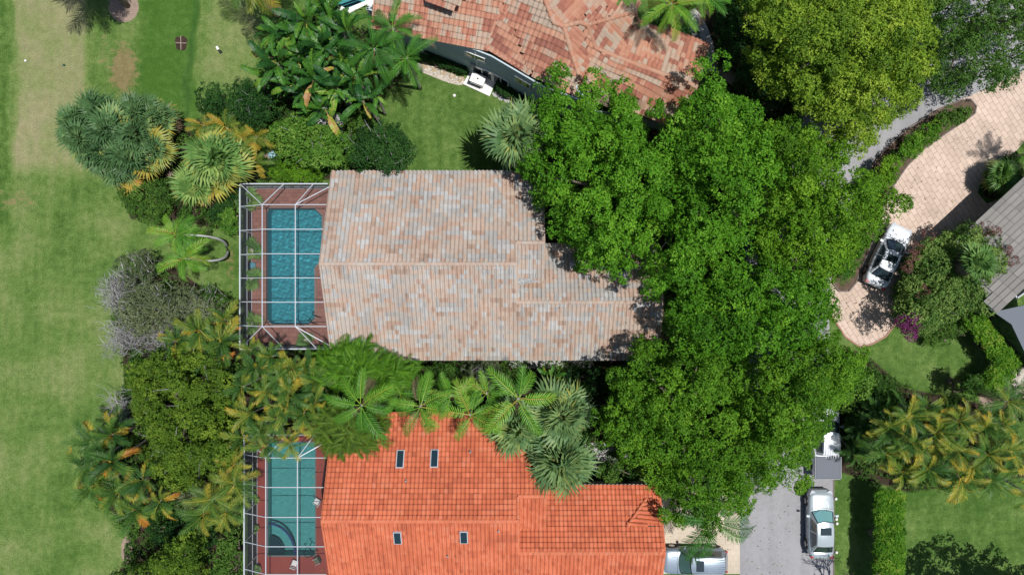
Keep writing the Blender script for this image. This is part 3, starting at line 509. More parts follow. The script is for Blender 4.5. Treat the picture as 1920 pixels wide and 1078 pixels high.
def caps(mb, a, b, r=.13, tl=.36, levels=(.5,), lift=.03, n=6):
    a = np.array(a, float); b = np.array(b, float); L = np.linalg.norm(b - a); k = max(1, round(L / tl)); d = (b - a) / L; sd = np.cross(d, [0, 0, 1]); sd /= np.linalg.norm(sd); up = np.cross(sd, d)
    th = np.linspace(-.15, math.pi + .15, n + 1)
    for i in range(k):
        p = a + d * L * i / k; q = a + d * (L * (i + 1) / k + .05); V = [p + (r * 1.08) * (math.cos(x) * sd + math.sin(x) * up * .8) + up * (lift - .06) for x in th] + [q + (r * .92) * (math.cos(x) * sd + math.sin(x) * up * .8) + up * (lift - .075) for x in th]
        mb.add(V, [[j+1, j, n+1+j, n+2+j] for j in range(n)] , tint=float(np.clip(levels[rng.integers(len(levels))] + rng.normal(0, .06), 0, 1)))
def roof_under(mb, polys, th=.12):
    for pl in polys:
        pl = np.array(pl, float); mb.poly(pl - [0, 0, .03], tint=.5); mb.poly(pl - [0, 0, th], tint=.5, flip=True); k = len(pl)
        v = np.concatenate([pl - [0, 0, th], pl - [0, 0, .03]]); mb.add(v, [[i, (i+1) % k, k + (i+1) % k, k + i] for i in range(k)], tint=.5)
def walls(foot, z0, zs, t, mat, name='wall'):
    mb = MB(); k = len(foot); zs = [zs] * k if np.ndim(zs) == 0 else zs
    for i in range(k):
        a, b = foot[i], foot[(i+1) % k]; d = np.array([b[0]-a[0], b[1]-a[1]]); d = d / np.linalg.norm(d); nn = np.array([d[1], -d[0]]) * .1
        v = [(a[0], a[1], z0), (b[0], b[1], z0), (b[0], b[1], zs[(i+1) % k]), (a[0], a[1], zs[i])]; v += [(x - nn[0], y - nn[1], z) for x, y, z in v]
        mb.add(v, [[0, 1, 2, 3], [7, 6, 5, 4], [3, 2, 6, 7]])
    return world_part(name, mb, mat, t)
TP = .4688; GUT = plain('dull_gutter', (.30, .30, .29), .6)
def patio_house(name, label, dx, dy, mat, levels, mean, capl, wallm, capr=.155, **kw):
    t = thing(name, label, 'house', (dx - 1.2, dy + 1.5, 0)); xl, xm, xs_, xr = -12.40, .27, 2.1, 10.0; zr = 3 + TP * 6.4; zw = 4.83
    def D(pts): return [(x + dx, y + dy, z) for x, y, z in pts]
    fac = [(D([(xl, -4.88, 3), (xm, -4.88, 3), (xm, 1.52, zr), (xl, 1.52, zr)]), (0, -1, -TP)),
           (D([(xm, -4.88, 3), (xr, -4.88, 3), (xr, -.98, zw), (xm, -.98, zw)]), (0, -1, -TP)),
           (D([(xl, 7.92, 3), (xs_, 7.92, 3), (xs_, 2.93, 5.34), (xm, 2.93, 5.34), (xm, 1.52, zr), (xl, 1.52, zr)]), (0, 1, -TP)),
           (D([(xm, 2.93, 5.34), (xs_, 2.93, 5.34), (xs_, .42, 4.165), (xm, .42, 4.165)]), (0, -1, -TP)),
           (D([(xm, -.98, zw), (xr, -.98, zw), (xr, 2.92, 3), (xs_, 2.92, 3), (xs_, .42, 4.165), (xm, .42, 4.165)]), (0, 1, -TP))]
    ub = MB(); roof_under(ub, [f[0] for f in fac], .14); rf = world_part('roof', ub, mat, t)
    mb = MB()
    for i, (p, d) in enumerate(fac): tiles(mb, p, d, levels=levels, mean=mean, **kw)
    world_part('roof_tiles', mb, mat, rf) if False else None
    me = mb.mesh('roof_tiles'); me.transform(Matrix.Translation(-Vector(t.location))); obj('roof_tiles', me, mat, rf)
    cb = MB()
    for a, b, r in [((xl, 1.52, zr), (xm, 1.52, zr), capr), ((xm, -.98, zw), (xr, -.98, zw), capr), ((xm, 2.93, 5.34), (xs_, 2.93, 5.34), capr), ((xl, -4.88, 3), (xl, 1.52, zr), .085), ((xl, 7.92, 3), (xl, 1.52, zr), .085),
                    ((xr, -4.88, 3), (xr, -.98, zw), .085), ((xr, 2.92, 3), (xr, -.98, zw), .085), ((xm, -.98, zw + .02), (xm, 1.52, zr), .11), ((xm, 2.93, 5.34), (xm, 1.52, zr), .10), ((xs_, 7.92, 3), (xs_, 2.93, 5.34), .085), ((xs_, .55, 4.24), (xs_, 2.93, 5.34), .085), ((xm + .02, .55, 4.3), (xm + .02, 2.93, 5.34), .085)]:
        caps(cb, *D([a, b]), r, levels=capl)
    me = cb.mesh('ridge_caps', True); me.transform(Matrix.Translation(-Vector(t.location))); obj('ridge_caps', me, mat, rf)
    walls([(x + dx, y + dy) for x, y in [(xl + .5, -4.4), (xr - .5, -4.4), (xr - .5, 2.45), (xs_ - .4, 2.45), (xs_ - .4, 7.45), (xl + .5, 7.45)]], 0, 2.95, t, wallm)
    for x, pts in ((xl + .5, [(-4.4, 2.9), (7.45, 2.9), (1.52, zr - .3)]), (xr - .5, [(-4.4, 2.9), (2.45, 2.9), (-.98, zw - .3)]), (xm - .02, [(-.98, zw - .5), (2.93, 4.0), (2.93, 5.2), (1.52, zr - .14)]), (xs_ - .15, [(.42, 4.0), (2.93, 2.9), (7.4, 2.9), (2.93, 5.2)])):
        gb = MB(); v = [(x + dx, y + dy, z) for y, z in pts]; v2 = [(p[0] - .08, p[1], p[2]) for p in v]; k = len(v); tr = [(0, i, i + 1) for i in range(1, k - 1)]; gb.add(v, None, tr); gb.add(v2, None, [(a, c, b) for a, b, c in tr]); world_part('gable_wall', gb, wallm, t)
    g = MB(); g.box((dx + (xl + xr) / 2, dy - 4.97, 2.93), (xr - xl - .1, .10, .10)); world_part('gutter', g, GUT, t); g = MB()
    g.box((dx + (xs_ + xr) / 2, dy + 3.01, 2.93), (xr - xs_ - .1, .10, .10)); world_part('gutter', g, GUT, t)
    return t
house1 = patio_house('tiled_house', 'house with blended pink, tan and grey barrel tile roof, centre of the photo', 0, 0, ROOF1, (.0, .05, .15, .25, .33, .4, .48, .55, .62, .7, .78, .9), 1.35, (.5, .6, .7), WALLW)
house3 = patio_house('tiled_house', 'house with bright orange clay tile roof and skylights at the bottom of the photo', .12, -16.58, ROOF3, (.2, .35, .4, .5, .6, .7, .8), 1.1, (.6, .8), plain('cream_stucco', (.60, .55, .47), .85, noise=.08))
def roofz(x, y, dy):                                      # height of the shared roof form
    y = y - dy
    return 3 + TP * min(y + 4.88, 7.92 - y) if x < .27 else 3 + TP * max(0, min(y + 4.88, 2.92 - y))
def on_roof(px, py, dy):                                  # where the sight line through a photo point meets the roof
    z = 4.
    for _ in range(12):
        p = at(px, py, z); z = roofz(p[0], p[1], dy)
    return at(px, py, z)
def slope_part(name, parent, px, py, dy, size, zoff, mat, south, box=True):
    p = on_roof(px, py, dy); an = math.atan(TP) * (1 if south else -1); Mx = np.array(Matrix.Rotation(an, 3, 'X')); mb = MB(); nrm = Mx @ [0, 0, 1]
    mb.box(p + nrm * zoff, size, M=Mx); return world_part(name, mb, mat, parent)
for (px_, py_, s_) in ((751, 861, 1.12), (815, 860, 1.12), (746, 1005, .95), (870, 1004, .95)):
    so_ = py_ > 977; f_ = slope_part('skylight', house3, px_, py_, -16.58, (.52, s_ + .06, .16), .10, ALU, so_)
    p = on_roof(px_, py_, -16.58); an = math.atan(TP) * (1 if so_ else -1); Mx = np.array(Matrix.Rotation(an, 3, 'X')); mb = MB(); mb.box(p + Mx @ [0, 0, .185], (.42, s_ - .04, .03), M=Mx)
    me = mb.mesh('glass'); me.transform(Matrix.Translation(-Vector(house3.location))); obj('glass', me, plain('skylight_glass', (.012, .03, .04), .05, 0, 1.0) if 'skylight_glass' not in bpy.data.materials else bpy.data.materials['skylight_glass'], f_)
def vent(parent, px, py, dy, r=.06, h=.3, mat=GREYMETAL):
    p = on_roof(px, py, dy); mb = MB(); mb.tube([p + [0, 0, -.05], p + [0, 0, h]], r, 10); mb.tube([p + [0, 0, .0], p + [0, 0, .08]], [r * 2.2, r * 1.3], 10); return world_part('vent_pipe', mb, mat, parent, True)
for a in ((882, 846), (762, 900), (935, 993), (840, 1040)): vent(house3, *a, -16.58)
for a in ((939, 536), (936, 596)): vent(house1, *a, 0, .05, .22)
def hood(parent, px, py, dy, mat, lv, Lx=.75, Ly=.6):     # tile-capped vent hood with dark mouth
    p = on_roof(px, py, dy); mb = MB(); caps(mb, p + [-Lx/2, Ly/2 + .05, .10], p + [Lx/2, Ly/2 + .05, .10], .11, levels=lv); caps(mb, p + [-Lx/2, Ly/2, .1], p + [-Lx/2, -Ly/2, .34], .10, levels=lv)
    mb.poly([p + [-Lx/2, -Ly/2, .36], p + [Lx/2, -Ly/2, .36], p + [Lx/2, Ly/2, .08], p + [-Lx/2, Ly/2, .08]], tint=lv[0]); h_ = world_part('roof_vent_hood', mb, mat, parent, False)
    mb = MB(); mb.box(p + [0, -Ly/2 - .02, .18], (Lx * .9, .04, .3)); me = mb.mesh('mouth'); me.transform(Matrix.Translation(-Vector(parent.location))); obj('mouth', me, BLACK, h_)
hood(house3, 981, 856, -16.58, ROOF3, (.6, .8))
# triangular gablet over the orange garage end
A_, B_, C_ = on_roof(1176, 984, -16.58), on_roof(1213, 932, -16.58), on_roof(1230, 985, -16.58) + [0, 0, .06]; D_ = on_roof(1230, 945, -16.58) + [0, 0, .10]
mb = MB(); tiles(mb, [A_ + [0, 0, .20], B_ + [0, 0, .14], D_, C_ + [0, 0, .0]], (1, -.15, -.12), levels=(.3, .5, .7)); roof_under(mb, [[A_ + [0, 0, .18], B_ + [0, 0, .12], D_, C_]]); caps(mb, A_ + [0, 0, .22], B_ + [0, 0, .16], .12, levels=(.6, .8)); gb_ = world_part('gablet', mb, ROOF3, house3)
mb = MB(); mb.box((A_ + C_) / 2 + [.35, -.02, .09], (.9, .05, .12)); world_part('gablet_dark_strip', mb, BLACK, house3)  # black strip along the foot of the gablet
# wedge of weathered flashing in the valley of the pink roof
p = at(969, 535, 4.3); q = at(969, 520, 4.4); r_ = at(1013, 527, 4.25); mb = MB(); mb.slab([(v[0], v[1]) for v in (p, r_, q)], 4.1, 4.42); world_part('valley_flashing', mb, GREYMETAL, house1)
# ---------------------------------------------------------------- the angled red-tiled house at the top
def plane_pt(px, py, org, down, pitch):
    d = np.array(down, float); d /= np.linalg.norm(d); # z = org.z - pitch * ((p-org)·d)
    dirv = np.array([(px - 960) / F, (539 - py) / F, -1.0]); cam_ = np.array([0, 0, HC]); k = (org[2] - HC - pitch * ((cam_[:2] - org[:2]) @ d)) / (dirv[2] + pitch * (dirv[:2] @ d)); return cam_ + dirv * k
house2 = thing('tiled_house', 'angled house with red and pale blend tile roof and pale blue wall, top centre', 'house', tuple(at(1000, 60)))
def dn(deg): return (math.cos(R(deg)), math.sin(R(deg)))   # compass of fall in the photo plane, degrees from +x
LV2 = (.05, .2, .3, .45, .55, .7, .85, .95, 1.0)
VZ = {(700, 8): 5.9, (700, 52): 5.4, (769, 64): 5.4, (912, 90): 5.4, (995, 137): 5.3, (1013, 148): 5.2, (1084, 181): 5.0, (941, 3): 6.5, (962, 55): 6.0, (936, -60): 7.4, (740, -60): 7.2,
      (1092, 160): 5.2, (1070, 95): 6.1, (1057, 50): 6.8, (1038, 42): 6.85, (1022, 0): 7.1, (1010, -60): 7.6, (1090, 46): 6.35, (1103, 100): 5.5, (1118, 138): 4.9, (1120, 165): 4.5,
      (1120, 190): 3.6, (1160, 205): 3.3, (1260, 235): 3.1, (1288, 207): 3.05, (1306, 163): 4.35, (1163, 110): 4.55, (1116, 90): 5.35, (1101, 47): 6.3, (1193, 22): 4.7, (1172, 70): 4.5, (1188, 22): 3.7, (1196, 34): 3.4, (1328, 86): 3.1,
      (1090, 35): 6.5, (1150, 12): 5.7, (1180, -60): 5.2, (1200, 8): 4.9, (1085, 42): 6.5}
H2F = [('a', [(700, 8), (700, 52), (769, 64), (912, 90), (941, 3), (936, -60), (740, -60)], -101), ('b', [(912, 90), (995, 137), (962, 55), (941, 3)], -121),
 ('c', [(941, 3), (962, 55), (995, 137), (1013, 148), (1084, 181), (1092, 160), (1070, 95), (1057, 50), (1038, 42), (1022, 0), (1010, -60), (936, -60)], -113),
 ('d', [(1057, 50), (1070, 95), (1092, 160), (1120, 165), (1118, 138), (1103, 100), (1090, 46)], -32),
 ('e', [(1092, 160), (1120, 190), (1160, 205), (1260, 235), (1288, 207), (1306, 163), (1163, 110), (1116, 90), (1101, 47), (1090, 46), (1103, 100), (1118, 138), (1120, 165)], -111),
 ('f', [(1163, 110), (1306, 163), (1328, 86), (1196, 34), (1188, 22), (1172, 70)], 69), ('g', [(1101, 47), (1116, 90), (1163, 110), (1172, 70), (1193, 22)], -30),
 ('h', [(1022, 0), (1038, 42), (1057, 50), (1090, 35), (1150, 12), (1180, -60), (1010, -60)], 45), ('i', [(1057, 50), (1085, 42), (1101, 47), (1193, 22), (1200, 8), (1150, 12), (1090, 35)], 62)]
def drape(v, W):                                          # settle tile corners on the triangulated slope between its corner heights
    W = np.array(W); tr = tessellate_polygon([[Vector((p[0], p[1], 0)) for p in W]]); best = np.full(len(v), 1e9); z = np.zeros(len(v))
    for t_ in tr:
        A, B, D = W[t_[0]], W[t_[1]], W[t_[2]]; n_ = np.cross(B - A, D - A)
        if abs(n_[2]) < .05: continue
        zz = A[2] - ((v[:, 0] - A[0]) * n_[0] + (v[:, 1] - A[1]) * n_[1]) / n_[2]; tri = np.array([A, B, D]); d = np.where(inpoly(v[:, :2], tri), 0, edist(v[:, :2], tri)); m_ = d < best; z[m_] = zz[m_]; best[m_] = d[m_]
    return z
ub = MB(); mb = MB(); P2 = {}
for k_, pts, dd in H2F:
    W = [at(x, y, VZ[(x, y)]) for x, y in pts]; P2[k_] = W; roof_under(ub, [[p - [0, 0, .16] for p in W]], .10); A_ = np.array(W); M_ = np.column_stack([A_[:, :2], np.ones(len(A_))]); cf = np.linalg.lstsq(M_, A_[:, 2], rcond=None)[0]; flat_ = [np.array([p[0], p[1], cf[0]*p[0] + cf[1]*p[1] + cf[2]]) for p in W]
    tm = MB(); tiles(tm, flat_, (*dn(dd), 0), tw=.33, tl=.40, hgt=.045, lip=.075, levels=LV2, mean=2.0); v = np.concatenate(tm.v); v[:, 2] += drape(v, W) - (cf[0]*v[:, 0] + cf[1]*v[:, 1] + cf[2]); mb.add(v, np.concatenate(tm.q), tint=np.concatenate(tm.tq))
rf2 = world_part('roof', ub, ROOF2, house2); me = mb.mesh('roof_tiles'); me.transform(Matrix.Translation(-Vector(house2.location))); obj('roof_tiles', me, ROOF2, rf2)
cb = MB(); LC = (.55, .65, .7)
def fz(k_, i): return P2[k_][i]
for k_, i, j, r in [('a', 3, 4, .11), ('b', 0, 1, .10), ('c', 6, 7, .17), ('c', 5, 6, .17), ('c', 7, 8, .17), ('c', 8, 9, .17), ('c', 9, 10, .17), ('e', 5, 6, .17), ('e', 6, 7, .15), ('g', 0, 1, .17), ('g', 0, 4, .15), ('i', 0, 1, .17), ('i', 1, 2, .17), ('e', 4, 5, .11), ('f', 1, 2, .10)]:
    caps(cb, fz(k_, i) + [0, 0, .04], fz(k_, j) + [0, 0, .04], r, levels=LC)
me = cb.mesh('ridge_caps', True); me.transform(Matrix.Translation(-Vector(house2.location))); obj('ridge_caps', me, ROOF2, rf2)
# upper tier at the top left of that roof
ut = [at(800, -50, 7.6), at(796, -2, 6.9), at(848, 18, 6.9), at(862, 4, 7.1), at(900, -50, 8.0)]
mb = MB(); roof_under(mb, [ut], .2); tiles(mb, ut, (-.35, -1, -.25), tw=.33, tl=.40, hgt=.035, levels=LV2); world_part('upper_roof', mb, ROOF2, house2)
mb = MB(); mb.slab([tuple(at(x, y, 5.8)[:2]) for x, y in [(800, 2), (846, 20), (905, -50), (790, -50)]], 5.0, 6.85); world_part('upper_wall', mb, WALLB, house2)
hp = on = plane_pt(1140, 135, at(1240, 212, 3.1), dn(-111), .36); mb = MB(); caps(mb, hp + [-.35, .25, .2], hp + [.25, -.55, .12], .13, levels=LC); mb.box(hp + [.35, .18, .12], (.5, .12, .16), rz=R(-22)); h_ = world_part('roof_vent_hood', mb, ROOF2, house2)
# walls of the angled house: south-west faces follow the eave, set back from it
wf = [at(715, 72, 0), at(800, 103, 0), at(925, 152, 0), at(1012, 203, 0), at(1100, 235, 0)]
wf = [tuple(p[:2]) for p in wf] + [(4.3, 13.0), (4.3, 19.6), (-7.6, 19.6)]
e0 = np.array(wf[0]); walls(wf, 0, 5.25, house2, WALLB)
gar = [tuple(at(x, y, 0)[:2]) for x, y in [(1085, 225), (1255, 250), (1300, 150), (1150, 60)]]; walls(gar, 0, 2.9, house2, WALLB, 'garage_wall')
def wall_part(name, i, u0, u1, z0, z1, mat, frame=None, proud=.04):
    a = np.array(wf[i]); b = np.array(wf[i+1]); d = (b - a) / np.linalg.norm(b - a); nn = np.array([d[1], -d[0]]); p = a + d * u0; q = a + d * u1; c = (p + q) / 2; L = np.linalg.norm(q - p); rz = math.atan2(d[1], d[0])
    mb = MB(); mb.box((*(c + nn * proud), (z0 + z1) / 2), (L, .05, z1 - z0), rz=rz)
    o = world_part(name, mb, mat, house2)
    if frame:
        mb = MB(); f_ = .07
        for cc, sz in (((u0 + u1) / 2, None),):
            for zz in (z0, z1): mb.box((*(c + nn * (proud + .01)), zz), (L + .14, .08, f_), rz=rz)
            for q_ in (p, q, c): mb.box((*(q_ + nn * (proud + .012)), (z0 + z1) / 2), (f_, .075, z1 - z0 - .06), rz=rz)
        me = mb.mesh('frame'); me.transform(Matrix.Translation(-Vector(house2.location))); obj('frame', me, frame, o)
    return o
L1 = np.linalg.norm(np.array(wf[2]) - wf[1]); WF = WHITE
wall_part('window', 1, .1, .55 * 1.9, 2.6, 4.4, GLASS, WF); wall_part('window', 1, L1 - 1.9, L1 - .5, 3.5, 4.5, GLASS, WF)
wall_part('sliding_door', 1, L1 - 1.55, L1 - .05, .15, 2.1, GLASS, WF); wall_part('sliding_door', 2, .08, 1.3, .15, 2.1, GLASS, WF)
wall_part('window', 2, 1.9, 3.0, 3.3, 4.4, GLASS, WF); wall_part('window', 3, .5, 1.4, 2.6, 3.6, GLASS, WF)
mb = MB(); c_ = np.array(wf[1]) * .28 + np.array(wf[2]) * .72; mb.box((c_[0] - .02, c_[1] - .12, 2.2), (.35, .2, .5), rz=R(-22)); world_part('meter_box', mb, GREYMETAL, house2)
mb = MB(); mb.tube([(c_[0] + .3, c_[1] - .12, .1), (c_[0] + .3, c_[1] - .12, 4.9)], .04, 6); world_part('downpipe', mb, WHITE, house2)
# grey flat-tiled house at the right edge
house4 = thing('tiled_house', 'house with grey flat tile roof at the right edge above the flowering bush', 'house', tuple(at(1900, 520)))
g_o = at(1860, 392, 3.0); NWd = (-.68, .73); SWd = (-.73, -.68)
g1 = [plane_pt(x, y, g_o, NWd, .33) for x, y in [(1990, 272), (1796, 450), (1866, 584), (1935, 520), (2050, 430)]]
g2 = [plane_pt(x, y, at(1851, 577, 3.0), SWd, .33) for x, y in [(1866, 584), (1851, 577), (1940, 690), (2040, 700), (1935, 520)]]
ub = MB(); roof_under(ub, [g1], .16); rf4 = world_part('roof', ub, ROOF4, house4)
mb = MB(); tiles(mb, g1, (*NWd, -.33), tw=.9, tl=.36, flat=True, lip=.05, levels=(.2, .4, .6, .8)); g2b = [g1[2], plane_pt(1856, 580, g_o, NWd, .33)]
me = mb.mesh('roof_tiles'); me.transform(Matrix.Translation(-Vector(house4.location))); obj('roof_tiles', me, ROOF4, rf4)
mb = MB(); caps(mb, g1[1], g1[2], .07, levels=(.6,)); mb.beam(g1[0] - [0, 0, .08], g1[1] - [0, 0, .08], .1, .12, .9); world_part('roof_trim', mb, ROOF4, house4)
wp = [at(x, y, 0) for x, y in [(1800, 458), (1852, 560), (1925, 508), (2020, 432), (1975, 300)]]; walls([tuple(p[:2]) for p in wp][::1], 0, 2.9, house4, plain('grey_stucco', (.42, .44, .47), .85, noise=.08))
mb = MB(); pts_ = [plane_pt(x, y, at(1851, 577, 2.6), SWd, .05) for x, y in [(1852, 577), (1897, 608), (1935, 690), (2000, 700), (1980, 560), (1868, 584)]]; mb.slab([(p[0], p[1]) for p in pts_][::-1], 2.45, 2.6); world_part('low_roof_in_shade', mb, plain('blue_grey_roof_shade', (.10, .12, .15), .6), house4)  # dark slab for the shaded lower roof, shade put into its colour
# white patio slab with outdoor grill counter
def pad(pts, z): return [tuple(p[:2]) for p in atl(pts, z)]
mb = MB(); mb.slab(pad([(868, 158), (918, 181), (931, 150), (885, 128)], .1)[::1], -.05, .12); struct('patio_slab', mb, CONC)
hc = at(896, 149, .9); cab = thing('outdoor_cabinet', 'white box cabinet with dark front panel on the white slab by the blue wall', 'cabinet', (hc[0], hc[1], .12), rz=R(-22))
mb = MB(); mb.box((0, 0, .42), (.95, .60, .84)); mb.box((0, 0, .87), (1.05, .70, .06)); obj('body', mb.mesh('body'), WHITE, cab)
mb = MB(); mb.box((0, -.305, .42), (.85, .03, .7)); obj('front_panel', mb.mesh('front_panel'), GLASS, cab); mb = MB(); mb.tube([(0, 0, .88), (0, 0, .96)], .06, 10); obj('knob', mb.mesh('knob'), BLACK, cab)
# ---------------------------------------------------------------- screen cages
def cage(label, xe, xt, xms, xr, ys, ye0, ye1, ze=2.25, ztp=3.4):
    """xe eave, xt flat-roof edge, xms inner beams, xr house side (photo x); ys cross beams (photo y); ye0/ye1 end eaves"""
    X = lambda v, z: (v - 960) / F * (HC - z); Y = lambda v, z: (539 - v) / F * (HC - z)
    Xe = X(xe, ze); Xt = X(xt, ztp); Xr = X(xr, ztp); Ys = [Y(v, ztp) for v in ys]; Y0 = Y(ye0, ze); Y1 = Y(ye1, ze); Xm = X(xms, ztp)
    t = thing('screen_enclosure', label, 'pool cage', (Xe, (Y0 + Y1) / 2, 0)); fb = MB(); b = .048
    for y in Ys: fb.beam((Xe, y, ze), (Xt, y, ztp), b, .08); fb.beam((Xt, y, ztp), (Xr, y, ztp), b, .08)
    for x in (Xt, Xm): fb.beam((x, Ys[0], ztp + .01), (x, Ys[-1], ztp + .01), b * 1.1, .08)
    fb.beam((Xe, Y0, ze), (Xe, Y1, ze), .08, .10)
    for yy, ya in ((Y0, Ys[0]), (Y1, Ys[-1])):
        fb.beam((Xe, yy, ze + .01), (Xr - .2, yy, ze + .01), .08, .10); fb.beam((Xe, yy, ze), (Xt, ya, ztp), b, .08); fb.beam((Xm + 1.15, yy, ze), (Xm, ya, ztp), b, .08) if yy is Y1 else fb.beam((Xm + .9, yy, ze), (Xm, ya, ztp), b, .08)
        fb.beam((Xt + 1.1, yy, ze), (Xt, ya, ztp), b, .08); fb.beam((Xr + .2, yy + (.2 if yy is Y1 else -.2), ze + .5), (Xm, ya, ztp + .01), b, .08)
    world_part('roof_beams', fb, ALU, t)
    pb = MB()
    for y in Ys + [Y0, Y1]: pb.beam((Xe, y, .04), (Xe, y, ze), .06, .06)
    for x in (Xe + 1.9, Xe + 4.0):
        for y in (Y0, Y1): pb.beam((x, y, .04), (x, y, ze), .06, .06)
    for z in (.12, 1.0): pb.beam((Xe, Y0, z), (Xe, Y1, z), .05, .06); pb.beam((Xe, Y0, z), (Xr - .3, Y0, z), .05, .06); pb.beam((Xe, Y1, z), (Xr - .3, Y1, z), .05, .06)
    world_part('wall_posts', pb, ALU, t)
    sb = MB(); Q = [[0, 1, 2, 3]]
    sb.add([(Xt, Ys[0], ztp), (Xr, Ys[0], ztp), (Xr, Ys[-1], ztp), (Xt, Ys[-1], ztp)], Q); sb.add([(Xe, Y0, ze), (Xt, Ys[0], ztp), (Xt, Ys[-1], ztp), (Xe, Y1, ze)], Q)
    for yy, ya in ((Y0, Ys[0]), (Y1, Ys[-1])): sb.add([(Xe, yy, ze), (Xr - .2, yy, ze), (Xr, ya, ztp), (Xt, ya, ztp)], Q)
    world_part('roof_screen', sb, SCREENR, t)
    wb = MB(); wb.add([(Xe, Y0, .05), (Xe, Y1, .05), (Xe, Y1, ze), (Xe, Y0, ze)], Q)
    for yy in (Y0, Y1): wb.add([(Xe, yy, .05), (Xr - .3, yy, .05), (Xr - .3, yy, ze), (Xe, yy, ze)], Q)
    world_part('wall_screen', wb, SCREENW, t); return t
cage('white framed screen cage over the pool of the pink tile roofed house', 450, 492, 554, 612, [384, 430, 476, 521, 566.5, 612], 345, 654)
cage('white framed screen cage over the pool of the orange roofed house', 458, 498.6, 558, 612, [858, 913, 969, 1024, 1076, 1130], 815, 1190, ze=2.5)
